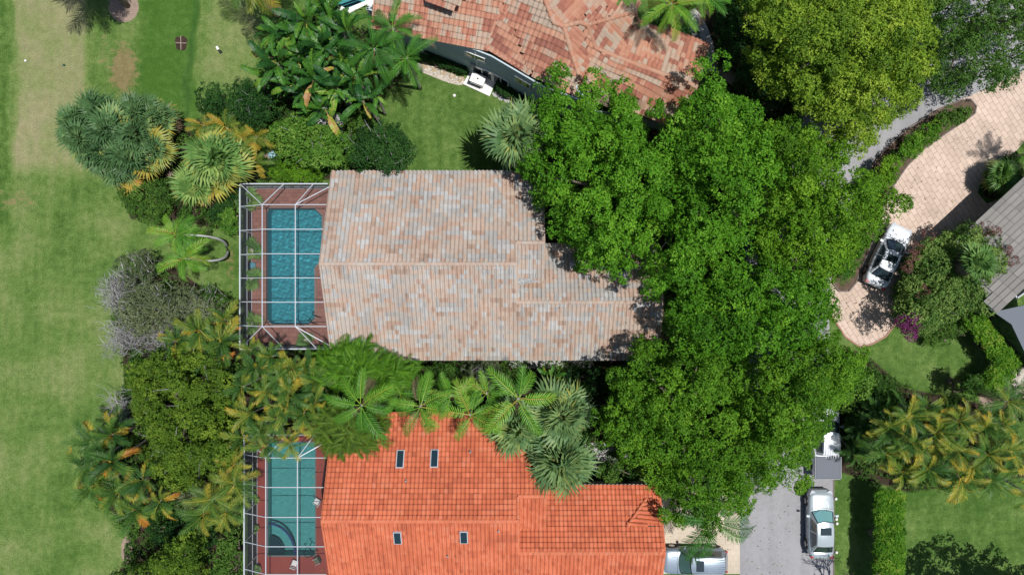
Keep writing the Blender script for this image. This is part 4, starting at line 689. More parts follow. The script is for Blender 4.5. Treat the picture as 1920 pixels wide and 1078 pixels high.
# ---------------------------------------------------------------- vehicles
def paint(name, col, metal=.35): return plain(name, col, .28, metal, .5, coat=.5)
RUB = plain('tyre_rubber', (.02, .02, .02), .9); RIM = plain('alloy_rim', (.5, .5, .52), .3, .8); CGLASS = plain('car_glass', (.02, .035, .045), .05, 0, .9, coat=.5); LAMP = plain('headlamp_lens', (.5, .54, .58), .15, .2); TAIL = plain('tail_lamp_lens', (.30, .015, .015), .25); TRIM = plain('black_trim', (.015, .015, .017), .45)
def car(label, cat, name, loc, rz, body, L=4.6, W=1.85, H=1.45, belt=.92, hood=.86, x_ws=1.05, x_wt=.35, x_rt=-1.15, x_rb=-1.75, rwf=.64, roof='sunroof', glassc=None, rear_flat=False, rails=False, bed=None, shadecol=None, tw=.0):
    t = thing(name, label, cat, loc, rz=rz); hw = W / 2
    nx = 41; X = np.linspace(-L/2, L/2, nx); V = []
    def hwid(x):
        f = abs(2 * x / L); e = 1 - .30 * max(0, (f - .72) / .28) ** 2.4 - .05 * max(0, (f - .3)) ; return hw * e
    def top(x):
        if x > x_ws: k = (x - x_ws) / (L/2 - x_ws); return belt + (hood - belt) * k - .26 * max(0, (k - .72) / .28) ** 2.2
        if x < x_rb and bed is None: k = (x_rb - x) / (L/2 + x_rb + 1e-6); return belt + .06 * (1 - k) - (.22 if not rear_flat else .1) * max(0, (k - .6) / .4) ** 2.2
        return belt
    for x in X:
        w_, z = hwid(x), top(x); pr = [(.90, .22), (.975, .34), (1.0, .55), (.985, z * .80), (.93, z - .045), (.86, z), (.60, z + .03), (.30, z + .048), (0, z + .055)]
        pr = pr + [(-a, c) for a, c in pr[-2::-1]]; V.append([(x, w_ * a, c) for a, c in pr])
    V = np.array(V); m = V.shape[1]; q = [[i*m + j, i*m + j+1, (i+1)*m + j+1, (i+1)*m + j] for i in range(nx-1) for j in range(m-1)]
    V2 = V.reshape(-1, 3); mb = MB(); mb.add(V2, q); 
    for i, fl in ((0, 0), (nx - 1, 1)):
        c0 = len(V2); ids = [i*m + j for j in range(m)]; mb.add(V[i], None, [(0, j, j+1) if not fl else (0, j+1, j) for j in range(1, m-1)])
    mb.add([(-L/2+.1, -hw*.7, .22), (L/2-.1, -hw*.7, .22), (L/2-.1, hw*.7, .22), (-L/2+.1, hw*.7, .22)], [[3, 2, 1, 0]]); obj('body', mb.mesh('body', True), body, t)
    # greenhouse: belt outline -> roof outline
    wb = hw * .90; wr = hw * rwf; g = MB(); ny = 9; yb = np.linspace(-1, 1, ny); bz = belt + .03
    def ring(front):
        xb, xt = (x_ws, x_wt) if front else (x_rb, x_rt); s = 1 if front else -1; bow = .20 if front else (.10 if not rear_flat else .05)
        B = [(xb + s * bow * (1 - y*y), wb * y * (.92 if not front else .95), bz) for y in yb]; T = [(xt + s * bow * .55 * (1 - y*y), wr * y * .96, H - .02 * y*y - .03) for y in yb]; return B, T
    Bf, Tf = ring(True); Br, Tr = ring(False)
    nc = 9; tt = np.linspace(0, 1, nc); roofm = MB(); rv = []
    for k in tt: rv.append([np.array(Tr[j]) * (1 - k) + np.array(Tf[j]) * k + np.array([0, 0, .075 * (1 - (2*k-1)**2) * 1.0 + .03 * (1 - yb[j]**2)]) for j in range(ny)])
    rv = np.array(rv); roofm.add(rv.reshape(-1, 3), [[i*ny+j, (i+1)*ny+j, (i+1)*ny+j+1, i*ny+j+1] for i in range(nc-1) for j in range(ny-1)])
    def strip(A, B, flip=False, ins=0.0): 
        n_ = len(A); mb_ = MB(); v = list(A) + list(B); mb_.add(v, [[i, i+1, n_+i+1, n_+i] if not flip else [n_+i, n_+i+1, i+1, i] for i in range(n_-1)]); return mb_
    side = []
    for sgn, j in ((-1, 0), (1, ny-1)):
        A = [np.array(Br[j]) * (1-k) + np.array(Bf[j]) * k + np.array([0, sgn * wb * .06 * math.sin(math.pi*k), 0]) for k in tt]; B = [rv[i][j] for i in range(nc)]; side.append((sgn, A, B))
        sb_ = strip(A, B, sgn < 0); roofm.add(np.concatenate(sb_.v), np.concatenate(sb_.q))
    for A, B, fl in ((Bf, Tf, False), (Br, Tr, True)):
        sb_ = strip(A, B, not fl); roofm.add(np.concatenate(sb_.v), np.concatenate(sb_.q))
    obj('roof', roofm.mesh('roof', True), body, t)
    def shrink(A, B, out, a0=.06, a1=.94, b0=.06, b1=.94, n1=7):
        A = np.array(A); B = np.array(B); ks = np.linspace(a0, a1, n1); ip = lambda Z, k: np.array([np.interp(k * (len(Z)-1), range(len(Z)), Z[:, c]) for c in range(3)])
        lo = [ip(A, k) * (1-b0) + ip(B, k) * b0 + out for k in ks]; hi = [ip(A, k) * (1-b1) + ip(B, k) * b1 + out for k in ks]; return strip(lo, hi)
    gm_ = glassc or CGLASS
    obj('window_seal', shrink(Bf, Tf, np.array([.012, 0, .010]), .01, .99, .0, .99).mesh('window_seal', True), TRIM, t); obj('window_seal', shrink(Br, Tr, np.array([-.012, 0, .008]), .04, .96, .04, .94).mesh('window_seal', True), TRIM, t)
    obj('windshield', shrink(Bf, Tf, np.array([.02, 0, .018])).mesh('windshield', True), gm_, t); obj('rear_window', shrink(Br, Tr, np.array([-.02, 0, .015]), .1, .9, .12, .88).mesh('rear_window', True), CGLASS, t)
    for sgn, A, B in side:
        o_ = np.array([0, sgn * .018, .008]); obj('side_window', shrink(A, B, o_, .10, .52, .12, .84).mesh('side_window', True), CGLASS, t); obj('side_window', shrink(A, B, o_, .56, .88, .12, .84).mesh('side_window', True), CGLASS, t)
        mb = MB(); mx = x_ws - .25; mb.box((mx, sgn * (hw + .10), belt + .04), (.16, .20, .12), rz=sgn * -.2); mb.box((mx, sgn * (hw - .02), belt + .01), (.06, .1, .05)); obj('mirror', mb.mesh('mirror'), body, t)
        for x in (L/2 - .88, -L/2 + .85):
            mb = MB(); mb.tube([(x, sgn * (hw - .20), .33), (x, sgn * (hw + .005), .33)], .335, 20); wo = obj('wheel', mb.mesh('wheel'), RUB, t); mb = MB(); mb.tube([(x, sgn * (hw - .02), .33), (x, sgn * (hw + .018), .33)], .21, 14); obj('rim', mb.mesh('rim'), RIM, wo)
            mb = MB(); a = np.linspace(0, math.pi, 9); [mb.beam((x + .40*math.cos(p), sgn * (hw - .02), .33 + .40*math.sin(p)), (x + .40*math.cos(q_), sgn * (hw - .02), .33 + .40*math.sin(q_)), .07, .05) for p, q_ in zip(a[:-1], a[1:])]; obj('wheel_arch', mb.mesh('wheel_arch'), TRIM, t)
        mb = MB(); mb.box((L/2 - .20, sgn * hw * .66, top(L/2 - .2) - .05), (.34, .30, .10), rz=sgn * -.45); obj('headlight', mb.mesh('headlight'), LAMP, t)
        mb = MB(); mb.box((-L/2 + .10, sgn * hw * .68, (belt - .12)), (.16, .30, .16), rz=sgn * .3); obj('tail_light', mb.mesh('tail_light'), TAIL, t)
        mb = MB(); mb.beam((x_rb + .3, sgn * (hw * .985), .62), (x_ws - .1, sgn * (hw * 1.0), .62), .02, .03); [mb.box((xx, sgn * hw * .995, .80), (.16, .03, .03)) for xx in ((x_wt + x_rt) / 2 - .55, (x_wt + x_rt) / 2 + .35)]; obj('door_handle', mb.mesh('door_handle'), TRIM, t)
    if roof == 'sunroof':
        xc = x_wt - .52 * (1 if x_wt > 0 else 1); mb = MB(); zz = H + .085; mb.box((xc, 0, zz), (.52, wr * 1.25, .018)); obj('sunroof', mb.mesh('sunroof'), CGLASS, t)
    if rails:
        for sgn in (-1, 1): mb = MB(); mb.tube([(x_rt + .1, sgn * wr * .93, H), (x_rt + .3, sgn * wr * .93, H + .08), (x_wt - .25, sgn * wr * .93, H + .08), (x_wt - .05, sgn * wr * .93, H)], .02, 6); obj('roof_rail', mb.mesh('roof_rail'), ALU, t)
        mb = MB(); [mb.box(((x_rt + x_wt) / 2 - .55, y, H + .068), ((x_wt - x_rt) * .55, .025, .012)) for y in np.linspace(-.42, .42, 6)]; obj('roof_ribs', mb.mesh('roof_ribs'), body, t)
    mb = MB(); mb.box((L/2 - .03, 0, .42), (.10, W * .62, .20)); obj('grille', mb.mesh('grille'), TRIM, t); mb = MB(); mb.box((-L/2 + .04, 0, .40), (.14, W * .7, .12)); obj('rear_bumper', mb.mesh('rear_bumper'), TRIM, t)
    for y in (-hw * .45, hw * .45): mb = MB(); mb.beam((x_ws + .32, y, belt + .075), (L/2 - .5, y * .75, hood + .02), .018, .014); obj('hood_crease', mb.mesh('hood_crease'), body, t)
    mb = MB(); zz_ = belt + .058; q_ = [(x_ws + .24, -hw * .84, belt + .012), (x_ws + .30, 0, belt + .062), (x_ws + .24, hw * .84, belt + .012)]; [mb.beam(a, b, .022, .012) for a, b in zip(q_[:-1], q_[1:])]; obj('hood_gap', mb.mesh('hood_gap'), TRIM, t)
    mb = MB(); mb.beam((x_ws + .16, -.35, belt + .085), (x_ws - .05, .10, belt + .17), .02, .015); obj('wiper', mb.mesh('wiper'), TRIM, t); mb = MB(); mb.beam((x_ws + .16, .25, belt + .08), (x_ws - .05, .62, belt + .16), .02, .015); obj('wiper', mb.mesh('wiper'), TRIM, t)
    if bed is None and not rear_flat: mb = MB(); mb.beam((x_rb - .12, -hw * .7, belt + .062), (x_rb - .12, hw * .7, belt + .062), .018, .012); obj('trunk_gap', mb.mesh('trunk_gap'), TRIM, t)
    if bed:
        x0, x1 = -L/2 + .02, x_rb - .12; mb = MB(); mb.box(((x0 + x1) / 2, 0, belt + .10), (x1 - x0, W * .93, .06)); obj('bed_cover', mb.mesh('bed_cover'), bed, t)
        mb = MB(); [mb.beam((x0, s_ * W * .475, belt + .07), (x1, s_ * W * .475, belt + .07), .08, .12) for s_ in (-1, 1)]; mb.beam((x0 - .02, -W * .46, belt + .06), (x0 - .02, W * .46, belt + .06), .08, .14); obj('bed_rail', mb.mesh('bed_rail'), plain('grey_rail', (.20, .22, .25), .5), t)
    return t
def place(px0, py0, px1, py1): a, b = at(px0, py0, .8), at(px1, py1, .8); return ((a[0] + b[0]) / 2, (a[1] + b[1]) / 2, .03), math.atan2(b[1] - a[1], b[0] - a[0])
WHITEP = paint('pearl_white_paint', (.66, .70, .75), .0); SILV = paint('silver_blue_paint', (.24, .30, .37), .3); SILV2 = paint('light_silver_paint', (.38, .44, .48), .2)
l_, r_ = place(1643, 528, 1689, 432); car('white sedan with dark sunroof parked on the curved pink paver driveway beside the flowering bush', 'car', 'parked_car', l_, r_, WHITEP, 4.75, 1.86, 1.42, x_ws=.98, x_wt=.25, x_rt=-1.05, x_rb=-1.75)
SHIN = plain('windshield_painted_reflection', (.22, .48, .50), .12, .3, .9)  # pale teal reflection painted into the glass colour
l_, r_ = place(1539, 1044, 1539, 919); car('pale silver car with teal windshield reflection parked along the right side of the grey road', 'car', 'parked_car', l_, r_, SILV2, 4.85, 1.88, 1.55, x_ws=.90, x_wt=.25, x_rt=-1.35, x_rb=-1.95, glassc=SHIN, rear_flat=True, belt=.97, hood=.92)
l_, r_ = place(1361, 1051, 1241, 1051); car('silver blue wagon with black roof hatch parked nose to the orange roofed garage', 'car', 'parked_car', l_, r_, SILV, 4.75, 1.88, 1.68, x_ws=.98, x_wt=.32, x_rt=-1.95, x_rb=-2.22, glassc=plain('greenish_windshield', (.05, .11, .10), .1, 0, .9), rear_flat=True, rails=True, belt=1.02, hood=.98)
l_, r_ = place(1548, 893, 1548, 760); car('white pickup truck with flat grey bed cover parked half under the big tree', 'pickup truck', 'pickup_truck', l_, r_, WHITEP, 5.25, 1.92, 1.72, x_ws=1.35, x_wt=.72, x_rt=-.78, x_rb=-.92, belt=1.05, hood=1.05, bed=plain('grey_bed_cover', (.12, .135, .165), .7), roof='none', rails=True, rear_flat=True)
# ---------------------------------------------------------------- small things
def small(name, label, cat, mb, mat, loc, group=None, smooth=True):
    me = mb.mesh(name, smooth); me.transform(Matrix.Translation(-Vector(loc))); o = obj(name, me, mat, None, loc=loc); return tag(o, label, cat, group)
def ball(mb, c, r, sq=1.0, n=10):
    c = np.array(c, float); th = np.linspace(0, math.pi, 7); mb.tube([c + [0, 0, sq * r * math.cos(x)] for x in th[::-1]], [max(.002, r * math.sin(x)) for x in th[::-1]], n)
for px, py, lab, mt in [(49, 115, 'tiny white tee marker on the pale mown strip at the far left', WHITE), (121, 123, 'tiny dark green tee marker on the pale mown strip', plain('dark_green_paint', (.01, .07, .05), .4)), (852, 180, 'small round white cap on the lawn below the blue wall', WHITE)]:
    p = at(px, py); mb = MB(); ball(mb, p + [0, 0, .08], .12 if px > 800 else .09, .7); small('lawn_marker', lab, 'marker', mb, mt, tuple(p))
p = at(411, 94); t = thing('distance_sign', 'small white and dark sign on the grass right of the square soil pit', 'sign', tuple(p)); mb = MB(); mb.box(p + [0, .03, .30], (.16, .26, .03), rz=.5); world_part('plate', mb, WHITE, t); mb = MB(); mb.tube([p, p + [.02, 0, .29]], .03, 6); mb.box(p + [.12, -.18, .05], (.2, .2, .1), rz=.5); world_part('post', mb, TRIM, t)
p = at(340, 82); t = thing('soil_pit', 'square dark soil pit with crossed stakes in the bright green grass', 'planting pit', tuple(p)); mb = MB()
a = np.linspace(0, 2*math.pi, 21)[:-1]; mb.slab([(p[0] + .42 * math.cos(x) * (1 + .10*math.sin(3*x)) / max(abs(math.cos(x)), abs(math.sin(x)))**.7, p[1] + .50 * math.sin(x) * (1 + .08*math.cos(5*x)) / max(abs(math.cos(x)), abs(math.sin(x)))**.7) for x in a], -.02, .03); world_part('soil', mb, BLOCKSOIL, t)
mb = MB(); mb.beam(p + [-.40, .02, .06], p + [.42, 0, .06], .05, .04); mb.beam(p + [.02, -.5, .09], p + [0, .52, .09], .05, .04); world_part('stakes', mb, plain('grey_wood', (.30, .24, .19), .9), t)
for i, (px, py) in enumerate([(1566, 934), (1567, 972), (1568, 980), (1567, 1034)]):
    p = at(px, py); mb = MB(); ball(mb, p + [0, 0, .10], .11, .9); small('edge_marker', ['white roadside marker stone, the one nearest the pickup truck', 'white roadside marker stone beside the windshield of the silver car, upper of a close pair', 'white roadside marker stone beside the windshield of the silver car, lower of a close pair', 'white roadside marker stone, the one nearest the branch shadows'][i], 'marker stone', mb, WHITE, tuple(p), 'white marker stones along the road edge')
# stepping stones and gravel strip below the blue wall
st = [(929, 178), (939, 184), (950, 189), (962, 193), (973, 197), (984, 202), (996, 207)]
for i, (px, py) in enumerate(st):
    p = at(px, py); mb = MB(); mb.slab([tuple(p[:2] + np.array([math.cos(x), math.sin(x)]) * [.26, .20] @ np.array([[.8, -.6], [.6, .8]]) * rng.uniform(.85, 1.1)) for x in np.linspace(0, 2*math.pi, 8)[:-1]], -.02, .04)
    small('stepping_stone', 'grey stepping stone, number %s from the white slab towards the tree' % ['one', 'two', 'three', 'four', 'five', 'six', 'seven'][i], 'stepping stone', mb, WALK, tuple(p), 'stepping stones below the blue wall', False)
gp = [(780, 118), (800, 120), (830, 132), (872, 150), (868, 162), (840, 156), (805, 142), (782, 132)]; sheet('gravel_bed', gp, GRAVEL, .015, 1)
W = np.array(atl(gp)); lo, hi = W.min(0), W.max(0); rk = MB(); P_ = rng.uniform(lo[:2], hi[:2], (1600, 2)); P_ = P_[inpoly(P_, W) & (edist(P_, W) > .03)]
for x, y in P_[:520]:
    s_ = rng.uniform(.03, .075); rk.box((x, y, s_ * .5), (s_ * 1.4, s_, s_), rz=rng.uniform(0, 3), tint=.5)
o = rk.build('river_pebbles', STONE); o['kind'] = 'stuff'
for i in range(5):
    p = at(797 + i * 17, 124 + i * 6.4); mb = MB(); mb.slab([tuple(p[:2] + np.array([math.cos(x), math.sin(x)]) * [.30, .24] * rng.uniform(.85, 1.1)) for x in np.linspace(0, 2*math.pi, 8)[:-1]], 0, .07); small('flagstone', 'tan flagstone in the gravel bed, %s from the palms' % ['first', 'second', 'third', 'fourth', 'fifth'][i], 'flagstone', mb, plain('tan_flagstone', (.36, .28, .19), .9, noise=.2) if i == 0 else bpy.data.materials['tan_flagstone'], tuple(p), 'flagstones in the gravel bed', False)
def railing(label, a, b_, z0=-.3):
    t = thing('pool_handrail', label, 'handrail', tuple(a)); mb = MB(); d = (b_ - a) / np.linalg.norm(b_ - a); s_ = np.array([-d[1], d[0], 0]) * .28
    for s2 in (s_, -s_): mb.tube([a + s2 + [0, 0, z0], a + s2 + d * .1 + [0, 0, .7], a + s2 + d * .35 + [0, 0, .88], b_ + s2 - d * .3 + [0, 0, .86], b_ + s2 + [0, 0, .05]], .028, 7)
    world_part('rails', mb, TRIM, t, True)
railing('dark metal handrail at the lower right corner of the rippled teal pool', at(584, 592), at(600, 602)); railing('dark metal handrail at the lower right corner of the calm pale pool', at(578, 1022), at(592, 1036))
def chairs(label, px, py, rz, mat, name='lounge_chair', cat='chair', fr=ALU):
    p = at(px, py); t = thing(name, label, cat, (p[0], p[1], .05), rz=rz); mb = MB()
    [mb.box((0, y, .36), (.55, .07, .03)) for y in np.linspace(-.24, .24, 6)]; obj('seat', mb.mesh('seat'), mat, t); mb = MB(); [mb.box((-.36, y, .60), (.04, .07, .55)) for y in np.linspace(-.24, .24, 6)]; obj('backrest', mb.mesh('backrest'), mat, t); t.scale = (.72, .72, .8)
    for x in (-.30, .30):
        for y in (-.27, .27): mb = MB(); mb.tube([(x, y, 0), (x, y, .55 if x > 0 else .85)], .02, 6); obj('leg', mb.mesh('leg'), fr, t)
    for y in (-.29, .29): mb = MB(); mb.tube([(-.34, y, .58), (.30, y, .56)], .022, 6); obj('armrest', mb.mesh('armrest'), fr, t)
BLUEF = plain('turquoise_fabric', (.04, .26, .36), .7)
chairs('turquoise chair on the left deck of the rippled pool', 477, 498, 0, BLUEF, fr=BLACK); chairs('white patio chair between the pale pool and the orange roof', 597, 937, R(150), WHITE); chairs('pale patio chair on the red deck below the pale pool', 556, 1052, R(70), WHITE); chairs('green slatted chair on the red deck beside the dark handrail', 597, 1047, R(210), plain('sage_fabric', (.10, .15, .09), .8))
def potted(label, px, py, z=.05, r=.17, leaf='mid', s_=.45):
    p = at(px, py); t = thing('potted_plant', label, 'potted plant', (p[0], p[1], z)); mb = MB(); mb.tube([p + [0, 0, z], p + [0, 0, z + .15], p + [0, 0, z + .42], p + [0, 0, z + .46]], [r * .7, r, r * 1.25, r * 1.1], 12); world_part('pot', mb, DARKPOT, t, True)
    mb = MB(); fronds(mb, p + [0, 0, z + .45], FANL, 9, s_ * .5, 1.3, .1, (.2, .6)); world_part('foliage', mb, LM['fangreen'], t)
for a in [('urn with small plant on the red deck, the topmost of four along the left screen', 482, 882), ('urn with small plant on the red deck, the second of four along the left screen', 482, 935), ('urn with small plant on the red deck, the third of four along the left screen', 483, 986), ('leafy pot on the red deck near the bottom edge of the photo', 488, 1062)]: potted(*a)
potted('large potted palm in the top left corner of the rippled pool deck', 474, 378, .05, .2, s_=1.3); potted('potted palm on the left deck just above the turquoise chair', 477, 470, .05, .2, s_=1.2); potted('potted palm on the left deck just below the turquoise chair', 477, 525, .05, .2, s_=1.2); potted('potted palm at the lower left corner of the rippled pool deck', 480, 605, .05, .2, s_=1.2); potted('dark pot on the lower right deck of the rippled pool', 577, 636, .05, .2, s_=1.0)
p = at(1642, 736, .5); mb = MB(); mb.box((p[0], p[1], .55), (.5, .55, 1.0)); mb.box((p[0], p[1], 1.08), (.56, .6, .07)); small('utility_box', 'pale blue utility box hidden between the lime shrub and the dark hedge', 'utility box', mb, plain('pale_blue_plastic', (.25, .42, .50), .5), (p[0], p[1], 0), None, False)
p = at(704, 8, .5); mb = MB(); mb.box((p[0], p[1] + .4, .55), (.75, 1.6, 1.0), rz=R(-8)); mb.box((p[0] - .1, p[1] - .55, .4), (.7, .5, .7), rz=R(-8)); small('pool_equipment_cabinet', 'white cabinet between the striped pool and the red tile roof', 'cabinet', mb, WHITE, (p[0], p[1], 0), None, False)
p = at(512, 292, .3); mb = MB(); mb.box((p[0], p[1], .3), (.45, .35, .5), rz=.5); mb.box((p[0], p[1], .57), (.5, .4, .06), rz=.5); small('irrigation_box', 'small pale blue box among the shrubs left of the lime green bush', 'utility box', mb, bpy.data.materials['pale_blue_plastic'], (p[0], p[1], 0), None, False)
# ---------------------------------------------------------------- trees
TREE = 'broadleaf trees of the big canopy'
tree('shade_tree', 'bright green shade tree whose crown covers the right side of the pink tile roof', 'tree', [(972, 300), (1003, 250), (1008, 195), (1050, 185), (1110, 175), (1150, 185), (1200, 205), (1260, 225), (1295, 300), (1290, 400), (1240, 480), (1200, 540), (1150, 548), (1110, 522), (1080, 488), (1045, 455), (1015, 405), (985, 350)], 6.5, 11.5, 5, lr=.82, per=34, ll=.20, nl=8, mat='bright', group=TREE, base=(1170, 375), trunk=.35, dens=1.25, extra=[(1020, 180, 7, .8), (1045, 150, 7.2, .75), (1048, 135, 7.2, .45), (1028, 205, 7.2, .8), (1115, 152, 7.2, .7), (1130, 175, 7.5, .8), (1165, 172, 7.5, .7), (1100, 180, 7.5, .8), (985, 300, 6.5, .6)])
tree('shade_tree', 'bright green shade tree of the big canopy touching the right end of the red roof', 'tree', [(1225, 225), (1285, 200), (1300, 150), (1330, 128), (1360, 150), (1388, 195), (1440, 205), (1470, 300), (1450, 400), (1390, 480), (1310, 540), (1250, 575), (1180, 545), (1220, 480), (1262, 420), (1275, 330), (1250, 270)], 7, 12.5, 5.5, lr=.82, per=34, ll=.20, nl=8, mat='bright', group=TREE, base=(1340, 370), trunk=.4, dens=1.25, extra=[(1310, 130, 7.5, .7), (1345, 120, 7.5, .6), (1228, 205, 7.2, .6)])
tree('shade_tree', 'fresh green shade tree reaching over the top of the planted driveway island', 'tree', [(1385, 205), (1450, 198), (1530, 235), (1600, 285), (1650, 345), (1665, 380), (1655, 410), (1630, 450), (1600, 485), (1560, 525), (1480, 530), (1400, 500), (1410, 400), (1430, 300)], 6.5, 11, 5, lr=.75, per=32, ll=.18, nl=8, mat='bright2', ct=.42, group=TREE, base=(1510, 380), trunk=.35, dens=1.7, extra=[(1680, 385, 6, .6), (1695, 380, 6, .35), (1665, 370, 6, .6)])
tree('shade_tree', 'green shade tree mid canopy, just right of the shaded end of the pink roof', 'tree', [(1240, 570), (1300, 520), (1380, 470), (1480, 500), (1545, 520), (1560, 570), (1545, 640), (1480, 670), (1400, 680), (1310, 670), (1255, 640)], 7, 11.5, 5.5, lr=.78, per=32, ll=.19, nl=8, mat='bright', ct=.42, group=TREE, base=(1400, 575), trunk=.35, dens=1.7)
tree('shade_tree', 'deep green shade tree above the garage driveway of the orange roofed house', 'tree', [(1215, 625), (1260, 612), (1320, 640), (1400, 660), (1420, 760), (1420, 860), (1435, 920), (1400, 962), (1350, 975), (1290, 968), (1245, 945), (1218, 900), (1155, 862), (1112, 812), (1110, 735), (1150, 680)], 6, 11, 4.5, lr=.75, per=34, ll=.18, nl=8, mat='deep', ct=.5, group=TREE, base=(1280, 790), trunk=.35, dens=1.25, extra=[(1275, 975, 5, .5), (1330, 985, 5, .6), (1245, 965, 5, .4)])
tree('shade_tree', 'deep green shade tree that hides the front of the white pickup truck', 'tree', [(1385, 665), (1480, 650), (1550, 620), (1605, 640), (1630, 680), (1608, 725), (1566, 755), (1558, 800), (1535, 850), (1500, 872), (1465, 895), (1435, 930), (1400, 880), (1385, 780)], 6, 10.5, 4.5, lr=.72, per=34, ll=.17, nl=8, mat='deep', ct=.55, group=TREE, base=(1480, 750), trunk=.3, dens=1.7, extra=[(1490, 905, 4.6, .55), (1510, 900, 4.6, .5), (1525, 790, 5, .5), (1560, 590, 6, .5), (1500, 915, 4.6, .3)])
tree('shade_tree', 'large yellow green oak beside the grey road at the top right', 'tree', [(1375, 60), (1382, 10), (1420, -60), (1740, -60), (1752, 60), (1758, 130), (1730, 190), (1680, 228), (1645, 255), (1632, 292), (1590, 285), (1530, 235), (1460, 195), (1415, 160), (1392, 110)], 6, 11.5, 4.5, lr=.62, per=28, ll=.19, nl=7, mat='yelgreen', ct=.5, ctv=.17, group=TREE, base=(1560, 110), trunk=.4, dens=1.25)
tree('shade_tree', 'thin dark green tree in the top right corner letting the road show through', 'tree', [(1738, -30), (1990, -50), (1990, 90), (1935, 112), (1905, 150), (1862, 165), (1815, 182), (1758, 222), (1735, 120)], 6, 9.4, 4.5, lr=.66, per=24, ll=.16, nl=6, mat='mid', ct=.5, group=TREE, base=(1800, 60), trunk=.26, dens=1.15, twigs=60, extra=[(1880, 150, 5.5, .4), (1868, 138, 5.5, .5)])
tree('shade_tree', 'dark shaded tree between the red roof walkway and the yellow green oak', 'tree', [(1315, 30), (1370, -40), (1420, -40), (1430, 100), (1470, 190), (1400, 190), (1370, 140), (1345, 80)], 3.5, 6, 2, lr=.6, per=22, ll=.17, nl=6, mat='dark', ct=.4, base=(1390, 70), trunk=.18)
G1 = 'garden shrubs and small trees between the golf grass and the houses'
tree('small_tree', 'dark green small tree by the golf grass, left of a matching larger one', 'tree', [(365, 185), (385, 160), (420, 158), (440, 185), (430, 215), (395, 225), (368, 210)], 2.5, 4.5, 1.5, lr=.5, per=26, ll=.15, mat='dark', ct=.55, group=G1, dens=1.2)
tree('small_tree', 'dark green tree tucked under the left side of the banana clump', 'tree', [(425, 165), (470, 148), (515, 160), (530, 200), (515, 240), (470, 250), (435, 220)], 2.8, 5.2, 1.5, lr=.55, per=26, ll=.15, mat='dark', ct=.55, group=G1, dens=1.2, twigs=20)
tree('small_tree', 'lime green bushy tree above the screen cage, below the banana clump', 'tree', [(500, 250), (530, 222), (570, 215), (615, 225), (655, 250), (662, 295), (640, 320), (590, 325), (610, 340), (560, 310), (515, 295)], 2.5, 5, 1.5, lr=.55, per=26, ll=.17, mat='lime', ct=.42, group=G1, dens=1.2, twigs=50)
tree('small_tree', 'dark round tree overhanging the top left corner of the pink tile roof', 'tree', [(655, 270), (680, 230), (725, 225), (765, 250), (778, 285), (765, 315), (725, 332), (680, 325), (655, 310)], 3.2, 5.6, 2, lr=.55, per=28, ll=.15, mat='dark', ct=.62, group=G1, dens=1.25, twigs=40)
tree('shrub', 'mid green shrub between the banana clump and the dark round tree', 'shrub', [(640, 215), (665, 200), (700, 205), (700, 250), (665, 260)], 1.8, 3.2, .5, lr=.45, per=24, ll=.14, mat='mid', group=G1)
tree('hedge', 'low leafy hedge along the top edge of the screen cage', 'hedge', [(500, 310), (560, 305), (612, 322), (612, 342), (500, 342)], .9, 1.6, .2, lr=.38, per=26, ll=.13, mat='bright2', ct=.35, group=G1, flat=True, dens=1.3, tname='stems')
tree('shrub', 'low rounded green shrub beside the fan palms facing the golf grass', 'shrub', [(215, 360), (250, 342), (300, 340), (332, 358), (330, 395), (308, 420), (282, 432), (255, 410), (225, 390)], 1.6, 3.2, .4, lr=.45, per=26, ll=.12, mat='mid', ct=.55, group=G1, dens=1.3)
tree('shrub', 'bright lime shrub against the upper left side of the screen cage', 'shrub', [(405, 385), (447, 370), (447, 450), (425, 445), (412, 425)], 1.2, 2.4, .4, lr=.42, per=24, ll=.17, mat='lime', ct=.3, group=G1, dens=1.2)
tree('shrub', 'dark green shrub under the yellowish palms by the cage corner', 'shrub', [(380, 390), (420, 340), (450, 345), (448, 380), (405, 420)], 1.2, 2.0, .4, lr=.42, per=24, ll=.14, mat='dark', group=G1, dens=1.2)
tree('small_tree', 'dark grey green tree at the top of the twiggy grey clump by the golf grass', 'tree', [(215, 490), (250, 470), (290, 468), (305, 495), (290, 530), (250, 545), (215, 525)], 2.2, 4.2, 1, lr=.5, per=22, ll=.12, mat='grey', ct=.3, group=G1, twigs=70)
tree('small_tree', 'grey green twiggy tree, broad centre of the grey clump by the golf grass', 'tree', [(235, 540), (290, 520), (340, 530), (400, 545), (440, 580), (425, 620), (360, 610), (310, 620), (290, 640), (240, 620), (215, 590)], 2.6, 4.8, 1.2, lr=.52, per=24, ll=.13, mat='grey', ct=.5, group=G1, twigs=200, dens=1.5)
tree('small_tree', 'dark olive tree between the grey clump and the leaning palms', 'tree', [(360, 545), (400, 528), (435, 555), (440, 600), (400, 600), (365, 590)], 2.2, 3.8, 1, lr=.48, per=24, ll=.13, mat='mid', ct=.25, group=G1, twigs=40)
